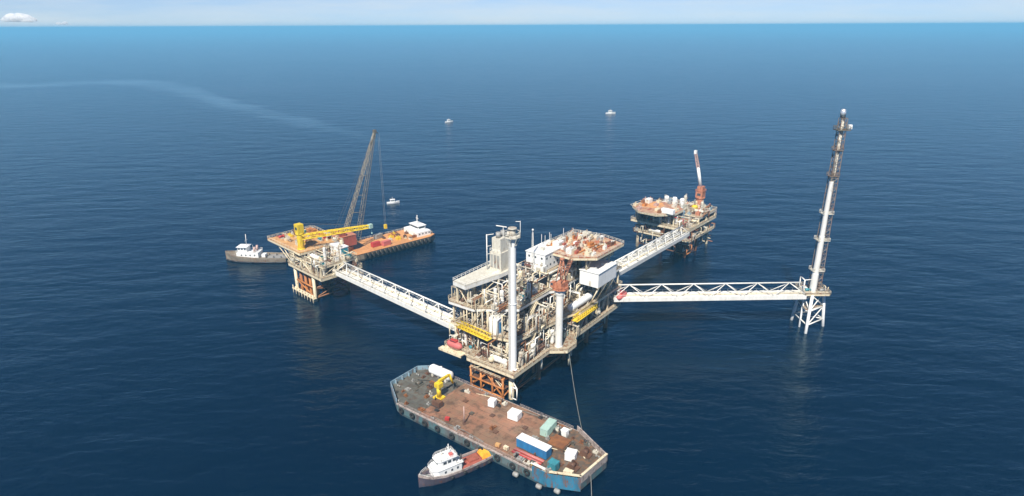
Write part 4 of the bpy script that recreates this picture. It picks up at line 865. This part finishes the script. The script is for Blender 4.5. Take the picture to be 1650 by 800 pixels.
cont('shipping_container','pale green container set across the barge deck',18.6,5.8,6.1,2.5,2.5,'mint','mint','container',math.pi/2+.1)
cont('site_cabin','long blue cabin with a white roof standing on the barge','',0,0,0,0,0,0,0) if False else cont('site_cabin','long blue cabin with a white roof standing on the barge',20.3,-4.3,10.4,2.8,3.0,'blue','clean_white','cabin')
cont('storage_box','white box among the dark machinery near the barge\'s right end',30.8,-1.0,2.9,2.7,2.4,'clean_white','clean_white','storage box',.25)
cont('storage_box','small white box between the pale green container and the far rail',23.6,7.2,1.8,1.8,1.9,'clean_white','clean_white','storage box')
cont('storage_box','teal box at the end of the long blue cabin',29.2,-7.6,2.5,2.3,2.5,'teal','teal','storage box')
cont('storage_box','low cream box beside the teal box at the barge\'s corner',33.8,-7.2,2.4,1.6,1.4,'cream','cream','storage box',.1)
t=thing('steel_plates','stack of flat rust brown plates behind the blue cabin','plate stack',BF(24.9,2.6,Z),BF.a)
for i in range(4): m=MB(); m.obox((rnd.uniform(-.2,.2),rnd.uniform(-.2,.2),.16+.3*i),(5.2,5.0,.26),rnd.uniform(-.06,.06)); m.build('plate','rust' if i%2 else 'stern_deck',t)
t=thing('pipe_bundle','bundle of long red pipes lying below the blue cabin on the barge','pipes',BF(20.5,-7.7,Z),BF.a)
for i in range(6): m=MB(); y=-.9+.36*i; m.tube((-5,y,.3+.1*(i%2)),(5,y+.2,.3+.1*(i%2)),.17,8); m.build('pipe',('red','coral','brown','red','pinkish','coral')[i],t)
for i in (-3,3): m=MB(); m.box(i-.15,i+.15,-1.2,1.3,0,.13); m.build('bearer','brown',t)
t=thing('gangway_plank','narrow white plank ramp leaning below the blue cabin on the barge','ramp',BF(25.5,-9.4,Z),BF.a); m=MB(); m.obox((0,0,.5),(5,.9,.12)); m.build('tread','white',t); m=MB(); m.box(-2.3,-2.1,-.4,.4,0,.44); m.box(2.1,2.3,-.4,.4,0,.44); m.build('trestle','yellow',t)
for i,(x,y,mt,lb) in enumerate(((13.5,-8.6,'cream','cream pallet load on the barge\'s near rail left of the red pipes'),(10.8,-9,'tan_deck','tan pallet load on the barge\'s near rail farthest from the blue cabin'),(-9.8,-8.2,'red','red crate near the barge\'s near rail left of the pinkish pole'))):
    t=thing('pallet_load',lb,'pallet',BF(x,y,Z),BF.a+.15*i); m=MB(); m.box(-.8,.8,-.6,.6,0,.15); m.build('pallet','brown',t); m=MB(); m.box(-.7,.7,-.5,.5,.153,1.1); m.build('load',mt,t)

# mooring lines
def rope(label,p,q,sag,r=.11):
    p=Vector(p);q=Vector(q); m=MB(); n=24; pts=[]
    for i in range(n+1):
        k=i/n; o=p.lerp(q,k); o.z-=sag*4*k*(1-k); pts.append(o)
    for a,b in zip(pts,pts[1:]): m.tube(a,b,r,6,caps=False)
    o=m.build('mooring_rope','rope'); tag(o,label,'rope','mooring ropes')
rope('long mooring rope hanging from the central platform down to the barge\'s far rail',PF(28.5,-3.4,9.8),BF(27.5,11.0,4.6),2.0,.11)
rope('short mooring rope running from the barge\'s right corner into the sea',BF(39,-4,5),BF(45,-13,-.6),.4,.1)

# --- crew boat at the barge
st=[(-11.2,2.2,1.9,1.7,-1),(-8,2.7,2.4,1.7,-1.2),(0,2.9,2.6,1.7,-1.2),(5,2.8,2.3,2.0,-1.2),(8.4,2.2,1.4,2.6,-1.2),(10.5,1.2,.5,3.1,-1),(11.9,.12,.05,3.5,-.6)]
t=thing('supply_boat','small boat with white wheelhouse and red cargo deck, stern to the barge','boat',(-16,145.6,0),R(213.2))
hull_mesh(st,None).build('hull','navy_hull',t)
bulwark(st,.75).build('bulwark','strake',t)
m=MB(); m.box(-10.6,1.2,-2.1,2.1,1.75,1.95); m.build('cargo_deck','red_deck',t)
m=MB(); m.prism([(-.5,-2.2),(6.6,-2.2),(8,-1.3),(8,1.3),(6.6,2.2),(-.5,2.2)],1.8,4.4); m.build('deckhouse','clean_white',t)
m=MB(); m.prism([(1.0,-1.8),(5.4,-1.8),(6.4,-1.2),(6.4,1.2),(5.4,1.8),(1,1.8)],4.6,6.8); m.build('wheelhouse','clean_white',t)
m=MB(); m.prism([(-1,-2.4),(6.9,-2.4),(8.4,-1.4),(8.4,1.4),(6.9,2.4),(-1,2.4)],4.405,4.59); m.prism([(.6,-2),(5.7,-2),(6.9,-1.3),(6.9,1.3),(5.7,2),(.6,2)],6.803,7.0); m.build('roof','clean_white',t)
for sg in (-1,1):
    for x in (1.6,3.1,4.5): m=MB(); m.box(x-.5,x+.5,sg*1.83-.025,sg*1.83+.025,5.6,6.4); m.build('window','glass',t)
    for x in (.8,2.6,4.6): m=MB(); m.box(x-.3,x+.3,sg*2.23-.025,sg*2.23+.025,2.9,3.6); m.build('window','glass',t)
m=MB(); m.box(6.403,6.46,-1.0,1.0,5.6,6.4); m.build('window','glass',t)
m=MB(); m.tube((2.6,0,7),(2.4,0,10.4),.12,6); m.tube((2.5,-1,9),(2.5,1,9),.07,5); m.tube((1.4,.9,7),(1.4,.9,8.6),.06,5); m.build('mast','white',t)
m=MB(); m.box(1.6,2.6,.3,1.3,7.003,7.7); m.build('life_raft','coral',t)
m=MB(); m.box(-1.2,.1,-1.6,1.6,1.96,3.3); m.build('engine_casing','mint',t)
m=MB(); m.box(-6.5,-3.6,-1.3,1.1,1.96,2.5); m.box(-2.9,-1.8,-1.5,0,1.96,2.6); m.build('deck_cargo','red_deck',t)
tt=thing('covered_cargo','yellow and orange tarpaulin covered load at the stern of the supply boat','cargo',(-16+9.0*math.cos(R(33.2)),145.6+9.0*math.sin(R(33.2)),1.96),R(213.2)); m=MB(); m.prism(rect(-1.5,1.5,-1.7,1.7),0,1.2,rect(-1.1,1.0,-1.4,1.3)); m.build('tarpaulin','tarp',tt); m=MB(); m.box(-1.7,-1.52,-1.5,1.5,0,.5); m.box(1.52,1.7,-1.5,1.5,0,.5); m.build('pallet','red_deck',tt)
m=MB(); m.rail([(8.6,-1.9),(10.5,-1.1),(11.6,0),(10.5,1.1),(8.6,1.9)],3.2,1.0,.06,1.2); m.build('handrail','white',t)
m=MB(); m.rail([(.7,-1.9),(5.6,-1.9),(6.7,-1.2),(6.7,1.2),(5.6,1.9),(.7,1.9),(.7,-1.9)],7.0,.8,.05,1.4); m.rail([(-.9,-2.3),(6.8,-2.3),(8.3,-1.3),(8.3,1.3),(6.8,2.3),(-.9,2.3)],4.59,.9,.05,1.6); m.build('handrail','white',t)
m=MB(); m.tube((-.6,1.2,4.6),(-.8,1.2,6.4),.3,8); m.build('funnel','dark',t)
m=MB(); m.tube((4.2,-.7,7),(4.2,-.7,7.5),.1,6); m.tube((3.7,-.7,7.6),(4.7,-.7,7.6),.14,6); m.build('radar','pale',t)
m=MB(); m.tube((9.2,-.6,2.9),(9.2,.6,2.9),.3,8); m.box(8.7,9.7,-.9,.9,2.55,2.75); m.build('windlass','dark',t)
for x in (-9,-5,-1,3): m=MB(); m.tube((x-.4,3.05,1.3),(x+.4,3.05,1.3),.35,8); m.build('tyre_fender','rubber',t)

# --- left tug
t=thing('tug','white-housed tug with tan hull to the left of the platform with the yellow crane','tug',(-138.5,316.5,0),math.pi-.05)
st=[(-17,3.6,3,2.3,-1.5),(-12,4.4,3.8,2.2,-1.8),(0,4.6,4,2.3,-1.8),(9,4.2,3.2,2.9,-1.8),(14,2.6,1.4,3.7,-1.6),(17.5,.15,.05,4.4,-1)]
hull_mesh(st,None).build('hull','tan_hull',t); bulwark(st,.9).build('bulwark','tan_hull',t)
m=MB(); 
for a,b in zip(st,st[1:]):
    for sg in (-1,1): m.tube((a[0],sg*(a[1]*.5+a[2]*.5+.12),.45),(b[0],sg*(b[1]*.5+b[2]*.5+.12),.45),.35,6)
m.build('rubbing_band','black_hull',t)
m=MB(); m.box(-2,10,-3.1,3.1,2.4,5.4); m.build('deckhouse','clean_white',t)
m=MB(); m.box(4.4,9.2,-2.4,2.4,5.42,8.2); m.build('wheelhouse','clean_white',t)
m=MB(); m.box(3.8,9.8,-2.9,2.9,8.203,8.4); m.build('roof','clean_white',t)
for sg in (-1,1):
    for x in (5.2,6.8,8.4): m=MB(); m.box(x-.5,x+.5,sg*2.43-.025,sg*2.43+.025,6.7,7.7); m.build('window','glass',t)
    for x in (0,2.4,4.8,7.2): m=MB(); m.box(x-.35,x+.35,sg*3.13-.025,sg*3.13+.025,3.6,4.4); m.build('window','glass',t)
m=MB(); m.tube((5.2,0,8.4),(4.8,0,15),.16,6); m.tube((5,-1.4,11.5),(5,1.4,11.5),.1,5); m.tube((1,1.5,5.4),(1,1.5,9.5),.09,5); m.build('mast','white',t)
for sg in (-1.6,1.6): m=MB(); m.tube((.5,sg,5.4),(.2,sg,8.2),.6,10); m.build('funnel','pinkish',t)
m=MB(); m.box(-5,-3,-1.5,1.5,2.4,4.0); m.build('winch','clean_white',t)
m=MB(); m.box(-16,-6,-3.4,3.4,2.33,2.42); m.build('aft_deck','grey',t)
m=MB(); m.rail([(-2,-3.1),(10,-3.1),(10,3.1),(-2,3.1),(-2,-3.1)],5.4,1,.06,1.6); m.build('handrail','white',t)
for x in (-14,-10,-6): m=MB(); m.tube((x,-2,2.42),(x,-2,3.4),.3,8); m.tube((x,2,2.42),(x,2,3.4),.3,8); m.build('bollard','dark',t)

# --- left derrick barge
GF=Frame(-76.4,333.6,40.9)
t=thing('derrick_barge','orange-decked crane barge lying behind the left platform','barge',GF(0,0),GF.a)
bp_=[(-33,-11),(29,-11),(33.5,-8.5),(33.5,8.5),(29,11),(-33,11)]
m=MB(); m.prism(inset(bp_,.9,.96),-2,1.0,inset(bp_,.995)); m.prism(inset(bp_,.995),1.0,3.7); m.build('hull','tan_hull',t)
m=MB(); m.prism(bp_,3.7,4.0); m.build('rubbing_strake','brown',t)
m=MB(); m.prism(inset(bp_,.985),4.003,4.08); m.build('cargo_deck','orange_deck',t)
for i in range(17): m=MB(); x=-14+i*2.6; m.vessel((x,-11.6,1.0),(x,-11.6,4.2),.75,10); m.build('fender','rubber',t)
m=MB(); m.box(22,31,-7.5,7.5,4.09,6.8); m.build('deckhouse','clean_white',t)
m=MB(); m.box(24.5,29.5,-4.5,4.5,6.82,9.4); m.build('wheelhouse','clean_white',t)
m=MB(); m.box(24,30,-5,5,9.403,9.6); m.build('roof','clean_white',t)
m=MB(); m.box(24.44,24.497,-4,4,8,8.9); m.box(25,29,-4.56,-4.503,8,8.9); m.build('window_band','glass',t)
for x in (23.4,25.6,27.8,30): m=MB(); m.box(x-.4,x+.4,-7.56,-7.503,5.2,6); m.build('window','glass',t)
m=MB(); m.tube((27,0,9.6),(27,0,15),.2,6); m.tube((27,-1.5,13),(27,1.5,13),.1,5); m.tube((29,4,9.6),(29,4,12.5),.1,5); m.build('mast','white',t)
for i in range(16):
    x=rnd.uniform(6,21); y=rnd.uniform(-8,8.5); a,b_,c=rnd.uniform(.5,1.6),rnd.uniform(.5,1.2),rnd.uniform(.5,1.6); m=MB(); m.box(x-a,x+a,y-b_,y+b_,4.09,4.09+c); m.tube((x,y,4.09+c),(x,y,4.6+c*1.4),.2,6); m.build('deck_fitting',rnd.choice(('brown','pale','orange_rust','rust','yellow','cream')),t)
m=MB(); m.rail([(-32,10.8),(28.5,10.8)],4.0,1.1,.07,3); m.build('handrail','pale',t)
for x in (31.8,): m=MB(); m.box(x,x+1.4,-6,6,4.09,5.2); m.build('bow_locker','grey',t)
for i,(x,y,mt,lb) in enumerate(((-4,-5,'red','red container on the orange deck close behind the left platform'),(1.5,-7,'coral','pale red container on the orange deck nearest the barge\'s fendered edge'),(4,6.5,'grey','grey container along the far edge of the orange deck'))):
    c_=thing('shipping_container',lb,'container',GF(x,y,4.09),GF.a+.1*i); m=MB(); m.box(-2.5,2.5,-1.2,1.2,.15,2.6); m.build('body',mt,c_); m=MB(); m.box(-2.3,-1.9,-1.2,1.2,0,.15); m.box(1.9,2.3,-1.2,1.2,0,.15); m.build('skid','dark',c_); m=MB(); m.box(2.503,2.55,-1.1,1.1,.3,2.4); m.build('door',mt,c_)
c_=thing('derrick_crane','huge crane with dark lattice boom and red house on the orange barge','crane',GF(-19,1,4.09),GF.a)
m=MB(); m.tube((0,0,0),(0,0,3.2),4.2,24); m.build('tub','rust',c_)
m=MB(); m.box(-7.5,4.5,-4.5,4.5,3.22,9); m.box(-6.5,-1,-3.6,3.6,9.02,11.8); m.build('machinery_house','faded_red',c_)
m=MB(); m.box(-7.7,4.7,-4.7,4.7,9.003,9.015); m.build('roof','crane_orange',c_)
fp0=Vector(GF(-15.0,0,0)); 
def cw(x,y,z): # world to crane-local
    d=Vector((x,y,0))-Vector(GF(-19,1,0)); return (d.x*GF.c+d.y*GF.s,-d.x*GF.s+d.y*GF.c,z-4.09)
tip=cw(-74.9,341,65.5)
for sg,mt,nm in ((-4.3,'lattice_pale','boom_leg'),(4.0,'lattice','boom_leg')):
    d=Vector((tip[0],tip[1],0)).normalized(); nrm=Vector((1,0,0)); fwd=Vector(cw(-75,341,4.09))
    side=Vector((GF.c,-GF.s,0))           # world x axis in local terms
    f0=Vector(cw(-89.3,324.3,0)); f0.z=4.5; f0+=side*sg
    m=MB(); m.lattice(f0,(tip[0],tip[1],tip[2]),2.0,1.0,26,.16,.09); m.build(nm,mt,c_)
m=MB()
f0=Vector(cw(-89.3,324.3,0)); f0.z=4.5; side=Vector((GF.c,-GF.s,0)); T=Vector(tip)
for k in (.12,.26,.42,.6): m.tube((f0-side*3.9).lerp(T,k),(f0+side*3.2).lerp(T,k),.18,6)
m.build('boom_tie','lattice',c_)
m=MB(); m.box(tip[0]-.8,tip[0]+.8,tip[1]-.8,tip[1]+.8,tip[2]-.6,tip[2]+1.2); m.build('boom_head','lattice',c_)
m=MB()
for d in (-.5,.5): m.tube((-5,d*3,11.8),(tip[0],tip[1]+d,tip[2]),.05,4)
m.build('pendant_line','dark',c_)
m=MB(); a=cw(-73.2,342.5,64)
for d in (-.4,.4): m.tube((a[0]+d,a[1],60.5),(a[0]+d,a[1],8),.07,4)
m.build('hoist_line','rope',c_)
m=MB(); m.box(a[0]-.7,a[0]+.7,a[1]-.7,a[1]+.7,5.5,8); m.build('hook_block','yellow',c_)
m=MB(); m.tube((tip[0],tip[1],tip[2]),(a[0],a[1],60.5),.25,6); m.build('boom_jib','lattice',c_)

# --- little boats far out
def little(label,x,y,l,rz):
    t=thing('small_boat',label,'boat',(x,y,0),rz,'small white boats far out at sea'); k=l/9
    st=[(-4.5*k,1.2*k,1*k,1.1*k,-.5*k),(0,1.5*k,1.2*k,1.1*k,-.6*k),(2.5*k,1.2*k,.8*k,1.3*k,-.6*k),(4.5*k,.05,.03,1.7*k,-.3)]
    hull_mesh(st,None).build('hull','clean_white',t)
    m=MB(); m.box(-2*k,1*k,-1*k,1*k,1.12*k,2.9*k); m.build('cabin','clean_white',t)
    m=MB(); m.box(-1.7*k,.7*k,-1.04*k,-1.005*k,1.9*k,2.5*k); m.box(1.005*k,1.04*k,-.8*k,.8*k,1.9*k,2.5*k); m.build('window','glass',t)
    m=MB(); m.box(-2.3*k,1.3*k,-1.2*k,1.2*k,2.903*k,3.1*k); m.build('roof','clean_white',t)
    m=MB(); m.tube((-.5*k,0,3.1*k),(-.5*k,0,5*k),.09*k,5); m.build('mast','white',t)
little('nearest small white boat, just right of the dark lattice crane\'s hoist line',-85.2,431,9,.35)
little('small white boat far out above the central platform\'s vent stack',-82.3,828,11,.5)
little('farthest small white boat, out beyond the farthest platform to the right',142.6,905,14,.1)
